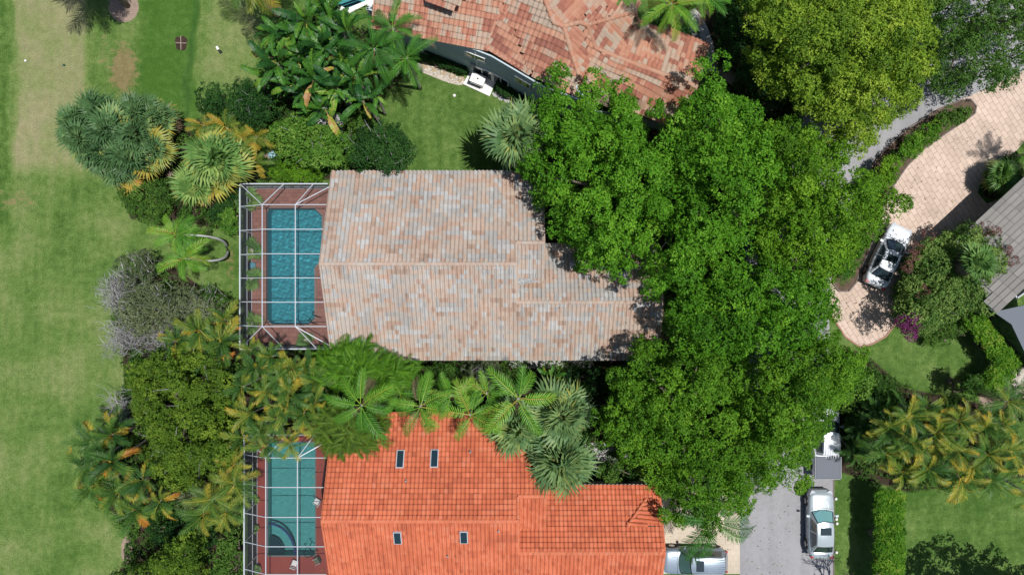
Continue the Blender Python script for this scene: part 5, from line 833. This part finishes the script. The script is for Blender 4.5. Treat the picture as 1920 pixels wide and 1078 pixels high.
def twigbush(label, pts, z=2.2, n=300):
    W = np.array(atl(pts, z)); c = W.mean(0); t = thing('dry_bush', label, 'bush', (c[0], c[1], 0), G1); mb = MB()
    for _ in range(9):
        a = np.array([c[0], c[1], 0]) + rng.normal(size=3) * [.3, .3, 0]; lo, hi = W.min(0), W.max(0)
        while True:
            e = np.array([rng.uniform(lo[0], hi[0]), rng.uniform(lo[1], hi[1]), z * rng.uniform(.8, 1.1)])
            if inpoly(e[None, :2], W)[0]: break
        mb.tube([a, (a + e) / 2 + [0, 0, .3], e], [.06, .04, .02], 5, tint=.4)
        for _ in range(n // 9):
            s0 = e + rng.normal(size=3) * [.35, .35, .2]; d = unit(1)[0] * [1, 1, .4] + [0, 0, .35]; m = s0 + d * .35; mb.tube([s0, m, m + (d + rng.normal(size=3) * .35) * .4], [.02, .015, .005], 3, tint=rng.uniform(.3, 1)); m2 = m + rng.normal(size=3) * .05; mb.tube([m2, m2 + (d + rng.normal(size=3) * .7) * .35], [.012, .004], 3, tint=rng.uniform(.3, 1))
    world_part('branches', mb, LM['twig'], t)
twigbush('bare pale grey bush at the left tip of the twiggy clump', [(182, 545), (210, 520), (250, 540), (245, 575), (200, 575)]); twigbush('bare pale grey bush below the middle of the twiggy clump', [(270, 600), (300, 590), (330, 610), (315, 640), (285, 640)], 2.6); twigbush('bare pale grey bush at the lower left of the twiggy clump', [(205, 620), (240, 605), (285, 640), (260, 665), (215, 660)]); twigbush('bare grey bush peeking out left of the big olive green tree', [(205, 745), (235, 740), (245, 780), (220, 790)], 2.0, 120)
tree('broadleaf_tree', 'large olive green tree between the golf grass and the tinged palms at the lower left', 'tree', [(225, 690), (260, 660), (320, 640), (380, 650), (425, 670), (440, 730), (430, 780), (450, 830), (430, 870), (390, 910), (330, 915), (290, 905), (275, 860), (265, 800), (235, 770)], 4.5, 8, 3, lr=.62, per=28, ll=.165, nl=7, mat='olive', ct=.42, ctv=.16, dens=1.3, twigs=120, base=(350, 760), trunk=.28)
tree('broadleaf_tree', 'olive green tree at the very bottom beside the deep shade', 'tree', [(205, 1075), (260, 1050), (300, 1040), (320, 1000), (350, 985), (380, 1000), (400, 1040), (380, 1065), (400, 1120), (200, 1120)], 3.5, 6, 2, lr=.58, per=26, ll=.17, mat='olive', ct=.35, dens=1.0, base=(345, 1040))
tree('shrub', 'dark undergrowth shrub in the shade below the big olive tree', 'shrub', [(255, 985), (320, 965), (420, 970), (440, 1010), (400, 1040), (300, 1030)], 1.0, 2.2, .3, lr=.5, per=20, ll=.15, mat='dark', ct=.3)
tree('shrub', 'mid green shrub against the left screen of the orange house cage', 'shrub', [(418, 990), (450, 970), (458, 1100), (400, 1100), (410, 1030)], 1.6, 3.0, .4, lr=.5, per=24, ll=.16, mat='mid', ct=.55)
tree('shrub', 'pale fuzzy shrub between the olive tree and the cage', 'shrub', [(310, 925), (370, 900), (420, 905), (410, 950), (340, 960)], 1.4, 2.4, .4, lr=.45, per=24, ll=.12, mat='grey', ct=.6)
# fine weeping shrubs (bamboo-like) built from many thin sprays
SPR = [feather(L=1.0, n=14, ll=.22, lw=.032, droop=.7 + .3 * i, sd=40 + i) for i in range(3)]
def spraybush(label, poly, ze, zt, n=120, sc=.9, mat='bright2', tint=(.2, .7), name='bamboo', cat='bamboo'):
    W = smooth_poly(np.array(atl(poly, ze))); c = W.mean(0); t = thing(name, label, cat, (c[0], c[1], 0)); pts = crown_points(W, zt, ze - .5, .30, 1.5); mb = MB(); R_ = edist(np.array([c]), W)[0]
    for p in pts:
        az = math.atan2(p[1] - c[1], p[0] - c[0]) + rng.normal(0, .8, 4); fronds(mb, p - [math.cos(az[0]) * .4, math.sin(az[0]) * .4, 0], SPR, 4, sc, .6, -.1, tint, az=az)
    world_part('crown', mb, LM[mat], t); tb = MB()
    for p in pts[::3]: b = np.array([c[0], c[1], 0]) + rng.normal(size=3) * [.5, .5, 0]; tb.tube([b, (b * .6 + p * .4) + [0, 0, .8], p], [.035, .03, .012], 5)
    world_part('stems', tb, plain('cane', (.16, .20, .06), .6) if 'cane' not in bpy.data.materials else bpy.data.materials['cane'], t)
spraybush('feathery green bamboo clump overlapping the lower left eave of the pink tile roof', [(575, 690), (600, 660), (645, 640), (670, 635), (700, 648), (740, 665), (785, 680), (795, 710), (760, 735), (700, 735), (640, 730), (590, 715)], 3.6, 5.6, mat='deep', tint=(.1, .65))
spraybush('feathery green bamboo clump overhanging the top left corner of the orange roof', [(590, 760), (640, 745), (700, 760), (735, 790), (725, 820), (690, 840), (640, 850), (600, 835)], 4.0, 6.0, mat='olive', tint=(.0, .40))
SH = 'shrubs in the strip between the pink and the orange roof'
tree('shrub', 'dark shrub right of the feathery bamboo below the pink roof eave', 'shrub', [(780, 695), (830, 680), (860, 690), (870, 730), (830, 745), (790, 735)], 1.8, 3.4, .4, lr=.45, per=26, ll=.14, mat='mid', ct=.3, group=SH)
tree('shrub', 'grey green shrub poking up over the pink roof eave', 'shrub', [(860, 690), (890, 670), (925, 660), (945, 690), (935, 725), (890, 735)], 2.4, 3.9, .6, lr=.42, per=24, ll=.12, mat='grey', ct=.4, group=SH, twigs=60)
tree('shrub', 'low green shrub in the shade right of the banana plants', 'shrub', [(1060, 690), (1110, 685), (1150, 700), (1120, 760), (1100, 740), (1070, 725)], 1.0, 2.0, .3, lr=.5, per=22, ll=.15, mat='dark', ct=.35, group=SH)
tree('shrub', 'dark green shrub between the fan palms and the orange garage roof', 'shrub', [(1105, 880), (1150, 865), (1200, 880), (1215, 905), (1110, 905)], 1.6, 2.8, .4, lr=.45, per=24, ll=.15, mat='mid', ct=.35, group=SH)
tree('shrub', 'deep green shrub in the notch between pink roof and canopy', 'shrub', [(1015, 380), (1080, 400), (1110, 450), (1090, 462), (1020, 455)], 1.6, 3.2, .4, lr=.45, per=24, ll=.15, mat='dark', ct=.45, group=SH)
tree('hedge', 'dark clipped hedge under the pale blue wall left of the white slab', 'hedge', [(790, 88), (815, 96), (882, 122), (876, 141), (840, 128), (795, 112)], .7, 1.0, .1, lr=.28, per=22, ll=.11, mat='dark', ct=.5, flat=True, dens=1.5, tname='stems')
tree('hedge', 'dark clipped hedge under the pale blue wall right of the white slab', 'hedge', [(932, 148), (1015, 182), (1010, 203), (970, 190), (926, 168)], .7, 1.0, .1, lr=.28, per=22, ll=.11, mat='dark', ct=.5, flat=True, dens=1.5, tname='stems')
tree('hedge', 'dark shrubs lining the left side of the walkway beside the red tile roof', 'hedge', [(1200, 15), (1240, 10), (1290, 30), (1310, 80), (1300, 110), (1230, 70)], 1.2, 2.0, .3, lr=.4, per=20, ll=.15, mat='dark', ct=.5)
tree('hedge', 'tall clipped hedge running down to the bottom edge beside the road verge', 'hedge', [(1641, 910), (1693, 920), (1695, 1120), (1640, 1120)], 2.6, 3.0, .3, lr=.34, per=34, ll=.12, mat='hedge', ct=.45, flat=True, dens=1.9, k=0, tname='stems')
tree('hedge', 'clipped hedge slanting down from the flowering bush past the grey roof', 'hedge', [(1805, 598), (1835, 588), (1860, 615), (1905, 672), (1913, 690), (1885, 700), (1868, 690), (1840, 645)], 1.8, 2.2, .3, lr=.4, per=40, ll=.13, mat='hedge', ct=.55, flat=True, dens=1.6, k=0, tname='stems')
tree('hedge', 'short clipped hedge turning back toward the lawn at the right edge', 'hedge', [(1870, 680), (1912, 690), (1890, 715), (1852, 745), (1832, 715)], 1.8, 2.2, .3, lr=.4, per=40, ll=.13, mat='hedge', ct=.5, flat=True, dens=1.6, k=0, tname='stems')
tree('shrub', 'blue green round shrub at the lawn corner beside the short hedge', 'shrub', [(1798, 705), (1825, 688), (1840, 710), (1838, 750), (1815, 750), (1800, 735)], 1.6, 3, .4, lr=.42, per=24, ll=.17, mat='mid', ct=.35)
tree('hedge', 'dark shaded hedge between the lime shrub and the tinged palm clump', 'hedge', [(1600, 690), (1640, 692), (1690, 725), (1685, 790), (1650, 850), (1600, 860), (1580, 800), (1600, 740)], 1.8, 2.4, .3, lr=.5, per=26, ll=.15, mat='mid', ct=.3, flat=True, dens=1.2, tname='stems')
tree('shrub', 'bright lime croton shrub at the lower end of the canopy beside the pickup truck', 'shrub', [(1570, 700), (1600, 670), (1632, 690), (1640, 720), (1615, 750), (1575, 775), (1560, 740)], 2.2, 3.6, .4, lr=.45, per=24, ll=.19, mat='lime', ct=.5, ctv=.25)
IS = 'shrubs in the planted driveway island'
tree('shrub', 'green shrub with reddish buds at the upper tip of the driveway island', 'shrub', [(1745, 222), (1790, 196), (1820, 200), (1825, 214), (1790, 236), (1760, 250)], 1.2, 1.9, .2, lr=.38, per=26, ll=.13, mat='mid', ct=.6, group=IS, dens=1.4)
tree('shrub', 'bright green shrub in the middle of the driveway island', 'shrub', [(1685, 270), (1720, 240), (1760, 222), (1768, 250), (1730, 280), (1690, 310), (1668, 300)], 1.2, 2.0, .2, lr=.38, per=26, ll=.13, mat='hedge', ct=.45, group=IS, dens=1.4)
tree('shrub', 'green shrub of the driveway island where the canopy begins', 'shrub', [(1640, 310), (1680, 285), (1695, 305), (1670, 345), (1650, 380), (1625, 350)], 1.2, 2.2, .2, lr=.38, per=26, ll=.14, mat='bright2', ct=.5, group=IS, dens=1.4)
tree('shrub', 'lime green shrub at the lower tip of the driveway island left of the white sedan', 'shrub', [(1560, 500), (1590, 440), (1625, 430), (1628, 455), (1605, 500), (1595, 530), (1570, 535)], 1.2, 2.2, .2, lr=.38, per=26, ll=.14, mat='lime', ct=.25, group=IS, dens=1.4)
t, _ = tree('bougainvillea', 'large green flowering bush with magenta sprays right of the white sedan', 'flowering bush', [(1680, 600), (1680, 540), (1700, 485), (1712, 448), (1760, 430), (1820, 420), (1870, 440), (1905, 480), (1905, 530), (1870, 575), (1830, 595), (1790, 602), (1740, 625), (1700, 622)], 2.6, 4.8, 1.5, lr=.6, per=30, ll=.16, nl=7, mat='boug', ct=.62, ctv=.2, dens=1.35, twigs=50, base=(1775, 530))
for (nm, ps, mt, rr) in (('magenta_sprays', [(1690, 603), (1702, 608), (1712, 598), (1705, 622), (1695, 615), (1718, 612), (1708, 630)], 'magenta', .35), ('faded_sprays', [(1720, 468), (1740, 440), (1865, 435), (1845, 428), (1885, 470), (1728, 545), (1700, 500), (1712, 480), (1895, 490)], 'rust', .38)):
    v, f, ti = leaves_on(np.array([at(x, y, 3.9) for x, y in ps]), rr, 26, .12, 5, .9, .5, .4, .35, .2); mb = MB(); mb.add(v, f, tint=ti); world_part(nm, mb, LM[mt], t)
tree('shrub', 'low green shrub under the flowering bush reaching the lawn', 'shrub', [(1720, 640), (1790, 600), (1840, 590), (1820, 620), (1780, 640), (1735, 655)], .8, 1.4, .2, lr=.35, per=24, ll=.13, mat='mid', ct=.6, dens=1.2)
# bare tree standing just outside the bottom edge: its shadow falls on road and verge
c = at(1586, 1098); t = thing('bare_tree', 'leafless tree at the bottom edge whose branch shadow crosses the road', 'tree', (c[0], c[1], 0)); mb = MB()
def grow(p, d, L, r, k):
    e = p + d * L; m = (p + e) / 2 + rng.normal(size=3) * L * .06; mb.tube([p, m, e], [r, r * .85, r * .68], 6 if r > .03 else 4)
    if k == 0: return
    for _ in range(3 if k > 1 else 4):
        d2 = d + rng.normal(size=3) * .55 + np.array([-.20, .20, .0]); d2 /= np.linalg.norm(d2); grow(m if _ == 2 else e, d2, L * rng.uniform(.62, .85), r * .62, k - 1)
grow(np.array([c[0], c[1], -.1]), np.array([-.22, .12, .9]), 2.1, .15, 5); world_part('branches', mb, BARK, t, True)
tree('shade_tree', 'tree below the bottom right corner that shades the corner lawn', 'tree', [(1850, 1100), (1900, 1088), (1960, 1085), (2060, 1100), (2060, 1220), (1850, 1220)], 6, 8.5, 4, lr=.8, per=30, ll=.24, mat='mid', base=(1900, 1120))
# ---------------------------------------------------------------- palms
FP = 'fan palms by the golf grass'
for i, (px, py, z, s, lab) in enumerate([(150, 235, 2.6, 1.0, 'upper left edge'), (190, 215, 2.8, 1.0, 'top edge, left of two'), (265, 215, 2.8, 1.0, 'top edge, right of two'), (300, 228, 2.6, .95, 'upper right edge'), (165, 265, 3.0, 1.05, 'left flank'), (215, 250, 3.5, 1.1, 'centre'), (262, 258, 3.3, 1.05, 'right of centre'), (200, 290, 3.0, 1.05, 'lower left flank'), (250, 298, 3.0, 1.1, 'lower right flank'), (225, 318, 2.6, 1.0, 'bottom tip'), (290, 285, 2.6, .9, 'right flank, yellowing')]):
    palm('fan_palm', 'blue green fan palm of the clump by the golf grass, %s' % lab, 'palm', [(px, py, z, s)], 'fan', FANL, 34, FP, tr=.14, e0=1.45, e1=-.25, tint=(.05, .55), tipt=((.80, .3, .7) if px < 210 else (.62, .45, .9)))
palm('fan_palm', 'yellow green fan palm between the dense fan palm clump and the cage corner', 'palm', [(412, 300, 4.2, 1.35)], 'fangreen', FANL, 46, tr=.17, e0=1.5, e1=-.45, tint=(.2, .65), tipt=(.72, .7, .92))
palm('fan_palm', 'smaller pale fan palm at the lower left of the yellow green one', 'palm', [(372, 352, 3.0, 1.15)], 'fangreen', FANL, 24, tr=.14, e0=1.3, e1=-.2, tint=(.4, .7), tipt=(.8, .8, 1))
palm('fan_palm', 'lone pale fan palm on the lawn above the pink tile roof, half under the canopy', 'palm', [(972, 256, 6.2, 1.35)], 'fan', FANL, 36, tr=.18, e0=1.4, e1=-.35, tint=(.4, .66))
palm('fan_palm', 'pale fan palm above the orange roof, upper of the big pair beside the canopy', 'palm', [(1052, 772, 4.8, 1.45)], 'fan', FANL, 58, tr=.18, e0=1.5, e1=-.4, tint=(.45, .70))
palm('fan_palm', 'pale fan palm overhanging the orange roof, lower of the big pair beside the canopy', 'palm', [(1050, 858, 4.8, 1.5)], 'fan', FANL, 60, tr=.18, e0=1.5, e1=-.4, tint=(.4, .68))
palm('fan_palm', 'pale fan palm half hidden below the feather palms at the top of the orange roof', 'palm', [(968, 800, 4.4, 1.25)], 'fan', FANL, 44, tr=.18, e0=1.4, e1=-.4, tint=(.42, .66))
palm('fan_palm', 'pale fan palm growing through the middle of the flowering bush', 'palm', [(1822, 492, 5.0, .85)], 'fangreen', FANL, 20, tr=.14, e0=1.5, e1=.25, tint=(.2, .5))
palm('feather_palm', 'palm just outside the right edge shading the end of the paver driveway', 'palm', [(1972, 277, 4, .75)], 'feather', FEA, 18, tr=.1, e0=1.2, e1=-.6)
palm('fan_palm', 'small fan palm in the planting bed at the corner of the grey house', 'palm', [(1878, 328, 1.5, .75)], 'fangreen', FANL, 26, tr=.14, e0=1.3, e1=-.3, tint=(.1, .45), tipt=(.85, .7, .95))
tree('shrub', 'mid green shrub around the small fan palm by the grey house', 'shrub', [(1840, 345), (1850, 318), (1890, 305), (1915, 320), (1912, 345), (1870, 362), (1850, 365)], 1.0, 1.9, .2, lr=.38, per=26, ll=.13, mat='mid', ct=.5, dens=1.3)
FT = 'feather palms in a row above the orange roof'
for px, py, z, s, lab in [(678, 760, 7.0, 1.05, 'leftmost, over the bamboo'), (788, 762, 5.8, .95, 'second from the left'), (846, 742, 5.2, .75, 'short one third from the left'), (882, 778, 5.6, .95, 'in the middle'), (912, 738, 5.0, .7, 'small one right of the middle'), (972, 748, 6.6, 1.05, 'rightmost, above the fan palms'), (748, 735, 4.4, .75, 'low one behind the first two')]:
    palm('feather_palm', 'green feather palm of the row above the orange roof, %s' % lab, 'palm', [(px, py, z, s * 1.05)], 'feather', FEA[:3], 9, FT, tr=.10, e0=.8, e1=-.35, tint=(.38, .78))
palm('feather_palm', 'dark green feather palm beside the left eave of the red tile roof, topmost of three', 'palm', [(736, 52, 6.2, .85)], 'feather', FEAF, 15, tr=.12, e0=1.0, e1=-.5, tint=(.2, .5))
palm('feather_palm', 'dark green feather palm beside the banana clump, middle of three', 'palm', [(702, 92, 6.8, .85)], 'feather', FEAF, 15, tr=.12, e0=1.0, e1=-.5, tint=(.2, .5))
palm('feather_palm', 'dark green feather palm over the lawn corner, rightmost of three', 'palm', [(762, 110, 6.6, .85)], 'feather', FEAF, 15, tr=.12, e0=1.0, e1=-.5, tint=(.2, .55))
palm('feather_palm', 'yellow green feather palm beside the walkway, its trunk leaning over the path', 'palm', [(1258, 8, 7.2, 1.0)], 'feather', FEAF, 16, tr=.14, e0=1.0, e1=-.5, tint=(.5, .85), base=(1265, 62))
palm('feather_palm', 'pale feather palm at the top edge right of the walkway', 'palm', [(1310, -12, 6.6, .95)], 'feather', FEAF, 14, tr=.14, e0=1.0, e1=-.5, tint=(.4, .8))
palm('feather_palm', 'dark feather palm reaching out below the deep green canopy over the cream driveway', 'palm', [(1340, 975, 5.0, 1.5)], 'feather', FEAF, 15, tr=.15, e0=.5, e1=-.4, tint=(.05, .4))
palm('feather_palm', 'dry looking feather palm at the right edge beside the pale rocks', 'palm', [(1888, 752, 4.2, .8)], 'areca', FEA[:3], 11, tr=.10, e0=.9, e1=-.2, tint=(.2, .6))
t = palm('leaning_palm', 'palm with curved white trunk leaning left, upper of the pair left of the cage', 'palm', [(332, 440, 4.4, .80)], 'feather', FEA[1:], 15, base=(424, 464), tr=.075, lean=at(428, 440, 3.2), e0=1.0, e1=-.5, tint=(.45, .8), bark=plain('pale_bark', (.42, .42, .42), .8, noise=.2, nscale=20))
palm('leaning_palm', 'palm with curved white trunk leaning left, lower of the pair left of the cage', 'palm', [(345, 484, 4.4, .80)], 'feather', FEA[1:], 15, base=(426, 467), tr=.075, lean=at(432, 500, 3.2), e0=1.0, e1=-.5, tint=(.45, .8), bark=bpy.data.materials['pale_bark'])
palm('feather_palm', 'palm above the top left edge casting a spiky shadow on the mown grass', 'palm', [(96, -112, 8.5, 1.35)], 'feather', FEA, 44, tr=.16, base=(240, 12), e0=1.2, e1=-.9, bark=BARK)
palm('feather_palm', 'palm above the top edge casting its shadow left of the banana clump', 'palm', [(470, -46, 7, 1.15)], 'areca', FEA, 26, tr=.15, e0=1.2, e1=-.9, tint=(.3, .9))
# tinged multi-stem palms
def areca(label, heads, tint, group=None, mat='areca', n=13, ew=1.0, tipt=None, tpl=None): palm('areca_palm', label, 'palm', heads, mat, tpl or FEAW, n, group, tr=.06, e0=1.25, e1=-.15, tint=tint, ew=ew, crownname='fronds', tipt=tipt)
areca('orange tinged palm clump overhanging the top left of the orange house pool cage, upper part', [(480, 690, 5.6, .62), (510, 668, 5.4, .55), (548, 690, 5.4, .58), (455, 725, 5.4, .6), (500, 735, 6, .65), (545, 735, 6, .65), (590, 715, 5.2, .6), (470, 655, 5, .5), (525, 712, 6, .55), (575, 690, 5, .5)], (.15, .72))
areca('orange tinged palm clump overhanging the top left of the orange house pool cage, lower part', [(470, 775, 5.8, .65), (520, 785, 6, .65), (570, 775, 5.6, .62), (455, 820, 5.2, .6), (500, 835, 5.2, .62), (545, 830, 5.2, .55), (602, 790, 5.0, .6), (535, 765, 6, .55), (490, 805, 5.6, .55), (590, 755, 5.4, .5)], (.15, .70))
areca('dark palm clump with rusty fronds at the lower left corner of the rippled pool cage', [(330, 640, 4.6, .65), (375, 620, 4.6, .7), (415, 640, 4.8, .7), (420, 600, 4.2, .6), (400, 675, 5, .6)], (.1, .6), tipt=(.8, .5, .95))
areca('dark palm clump with orange tips bordering the golf grass, upper part', [(175, 830, 4.8, .75), (210, 815, 4.8, .7), (165, 870, 4.8, .8), (215, 865, 5.4, .8)], (.02, .5), tipt=(.78, .6, 1))
areca('dark palm clump with orange tips bordering the golf grass, lower part', [(175, 912, 4.6, .75), (225, 920, 5, .8), (270, 900, 5, .7), (255, 955, 4.4, .7), (300, 940, 4.4, .6), (215, 800, 4.2, .6)], (.05, .6), tipt=(.75, .55, 1))
areca('yellow green palm clump beside the left screen of the orange house pool cage', [(400, 935, 4.8, .75), (440, 905, 4.8, .75), (380, 965, 4.2, .7), (440, 870, 4.8, .6), (425, 960, 4.4, .65)], (.35, .74), tpl=FEA)
areca('yellowing palm clump beneath the small dark tree near the cage', [(425, 240, 3.6, .62), (452, 262, 3.6, .6), (480, 255, 3.2, .55), (380, 235, 3.2, .55), (478, 305, 2.8, .5)], (.35, .82), tpl=FEA)
areca('golden green palm clump right of the bottom road hedge, left half', [(1665, 800, 4.6, .7), (1660, 850, 4.6, .75), (1700, 780, 4.8, .7), (1710, 830, 5.4, .75), (1690, 885, 4.6, .7), (1740, 880, 5, .75), (1755, 810, 5.2, .7), (1735, 765, 4.4, .6), (1685, 825, 5, .55), (1725, 850, 5.2, .55), (1645, 825, 4.2, .55)], (.2, .70))
areca('golden green palm clump by the bottom right lawn, right half with orange fronds', [(1795, 790, 5, .7), (1790, 845, 5.6, .75), (1800, 895, 4.8, .75), (1845, 800, 5, .7), (1850, 850, 5.4, .75), (1855, 900, 4.6, .75), (1890, 845, 4.8, .7), (1880, 795, 4.2, .6), (1930, 870, 4.6, .8), (1935, 930, 4.2, .7), (1820, 870, 5.4, .55), (1870, 825, 5, .55), (1770, 850, 5.2, .6), (1775, 770, 4.6, .5)], (.25, .74))
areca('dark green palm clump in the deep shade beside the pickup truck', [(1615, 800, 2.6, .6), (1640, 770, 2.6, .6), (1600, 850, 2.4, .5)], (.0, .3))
# banana clump
def banana(label, heads, tint=(.1, .55), n=8, sc=1.0, mat='paddle', tip=(.8, .6, 1)): palm('banana_plant', label, 'banana plant', heads, mat, PAD, n + 3, 'broad leaved banana clump', tr=.09, e0=1.3, e1=-.1, tint=tint, tipt=tip)
bl = [((530, 70), 'upper left'), ((575, 40), 'top, left of centre'), ((615, 20), 'top edge'), ((650, 60), 'upper right'), ((520, 120), 'left side'), ((560, 105), 'left of the heart'), ((600, 90), 'in the heart'), ((640, 110), 'right of the heart'), ((550, 160), 'lower left'), ((590, 150), 'below the heart'), ((630, 165), 'lower middle'), ((670, 150), 'lower right'), ((610, 205), 'bottom, near the lime bush'), ((680, 190), 'bottom, near the dark round tree')]
for (xy, lab) in bl:
    z = 4.2 + rng.uniform(0, 2.2) - (.8 if xy[1] > 180 else 0); banana('broad leaved banana plant, %s of its clump' % lab, [(xy[0], xy[1], z, .74), (xy[0] + rng.uniform(-26, 26), xy[1] + rng.uniform(-24, 24), z - .5, .62)], (.0, .6))
banana('small banana plant in the strip below the pink roof eave', [(1035, 705, 2.8, .55)], (.3, .8), 9); banana('second small banana plant touching the fan palms below the pink roof', [(1012, 735, 3.0, .5)], (.2, .5), 8)
# dead fronds on the red roof and at the palm feet
p = plane_pt(1188, 80, at(1262, 60, 3.1), dn(69), .36); mb = MB(); fronds(mb, p + [0, 0, .12], FEA[:2], 5, .8, .05, -.1, (.1, .7), az=[1.4, 1.8, -2.0, -1.7, 2.3]); small('dead_frond_pile', 'brown dead palm fronds lying on the upper right of the red tile roof', 'fronds', mb, LM['deadfrond'], tuple(p), None, False)
p = at(610, 238, 1.8); mb = MB(); fronds(mb, p, FANL[:2] + PAD[:2], 14, .7, .6, -.3, (.5, 1)); small('dead_leaf_heap', 'pale dry leaf heap between banana clump and lime bush', 'dry leaves', mb, LM['twig'], tuple(p), None, False)
# rocks at the right edge
for i, (px, py, s_) in enumerate([(1893, 703, .42), (1908, 712, .36), (1916, 699, .38), (1900, 722, .28)]):
    p = at(px, py); mb = MB(); v = unit(60); v *= (1 + rng.normal(0, .08, (60, 1))); ball(mb, p + [0, 0, s_ * .3], s_, .6, 9); small('garden_rock', 'pale garden rock %s at the right edge below the hedges' % ['nearest the hedge tip', 'in the middle of the group', 'touching the frame edge', 'lowest of the group'][i], 'rock', mb, STONE, tuple(p), 'pale rocks at the right edge', False)
# undergrowth filling the beds
mb = MB(); G = []
for mpoly in MULCH:
    W = np.array(atl(mpoly)); lo, hi = W.min(0), W.max(0); n = int((hi[0] - lo[0]) * (hi[1] - lo[1]) * 2.6); q = rng.uniform(lo[:2], hi[:2], (n, 2)); q = q[inpoly(q, W) & (edist(q, W) > .4)]; G.append(q)
G = np.concatenate(G); bad = np.zeros(len(G), bool)
for pp in (DECK1P, DECK2P, DR, ROADE + ROADW, [(468, 345), (1240, 320), (1240, 660), (468, 660)], [(590, 775), (1240, 905), (1240, 1100), (470, 1100)], [(1225, 890), (1390, 890), (1390, 1080), (1225, 1080)], [(770, 60), (1310, 60), (1310, 200), (940, 190), (770, 110)], [(1275, 10), (1345, 10), (1350, 145), (1290, 120)]):
    W = np.array(atl(pp)); bad |= inpoly(G, W)
G = G[~bad]; v, f, ti = leaves_on(np.column_stack([G, rng.uniform(.1, .5, len(G))]), .45, 14, .17, 5, 1.0, .35, .4, .6, .2); mb.add(v, f, tint=ti); o = mb.build('ground_cover', LM['mid']); o['kind'] = 'stuff'
# grass blades on the mown ground catch the light unevenly: short tufts near the beds and verges

# fallen leaves on road, pavers and the shaded roof ends
def litter(name, pts, zf, n, mat):
    W = np.array(atl(pts)); lo, hi = W.min(0), W.max(0); q = rng.uniform(lo[:2], hi[:2], (n * 3, 2)); q = q[inpoly(q, W)][:n]; q = q[rng.random(len(q)) < .35 + .65 * (lownoise(q, .9, 11) > .1)]
    z = np.array([zf(a, b) for a, b in q]); nn = unit(len(q)) * .25 + [0, 0, 1]; Rm = frames(unit(len(q)) * [1, 1, .1], nn).copy(); v, f, ti = inst(LEAF, np.array([[0, 3, 2, 1]]), np.column_stack([q, z]), Rm, rng.uniform(.05, .13, len(q)), rng.random(len(q))); mb = MB(); mb.add(v, f, tint=ti); o = mb.build(name, mat); o['kind'] = 'stuff'
LIT = leafmat('fallen_leaf', [(0, (.06, .04, .02)), (.5, (.20, .12, .04)), (1, (.30, .24, .06))], trans=0)
litter('fallen_leaves', [(1390, 880), (1560, 880), (1560, 1078), (1390, 1078)], lambda x, y: .035, 240, LIT)
litter('fallen_leaves', [(1235, 900), (1387, 900), (1387, 1075), (1235, 1075)], lambda x, y: .045, 160, LIT)
litter('fallen_leaves', [(1600, 400), (1700, 330), (1860, 200), (1900, 290), (1820, 430), (1690, 560), (1660, 630), (1580, 620)], lambda x, y: .045, 420, LIT)
litter('fallen_leaves', [(930, 340), (1015, 340), (1225, 480), (1225, 660), (1000, 660), (960, 480)], lambda x, y: roofz(x, y, 0) + .14, 520, LIT)
litter('fallen_leaves', [(620, 840), (1000, 860), (1225, 930), (1225, 1070), (620, 1070)], lambda x, y: roofz(x, y, -16.58) + .14, 150, LIT)
litter('fallen_leaves', [(470, 360), (500, 360), (500, 640), (600, 640), (600, 612), (470, 612)], lambda x, y: .075, 90, LIT)
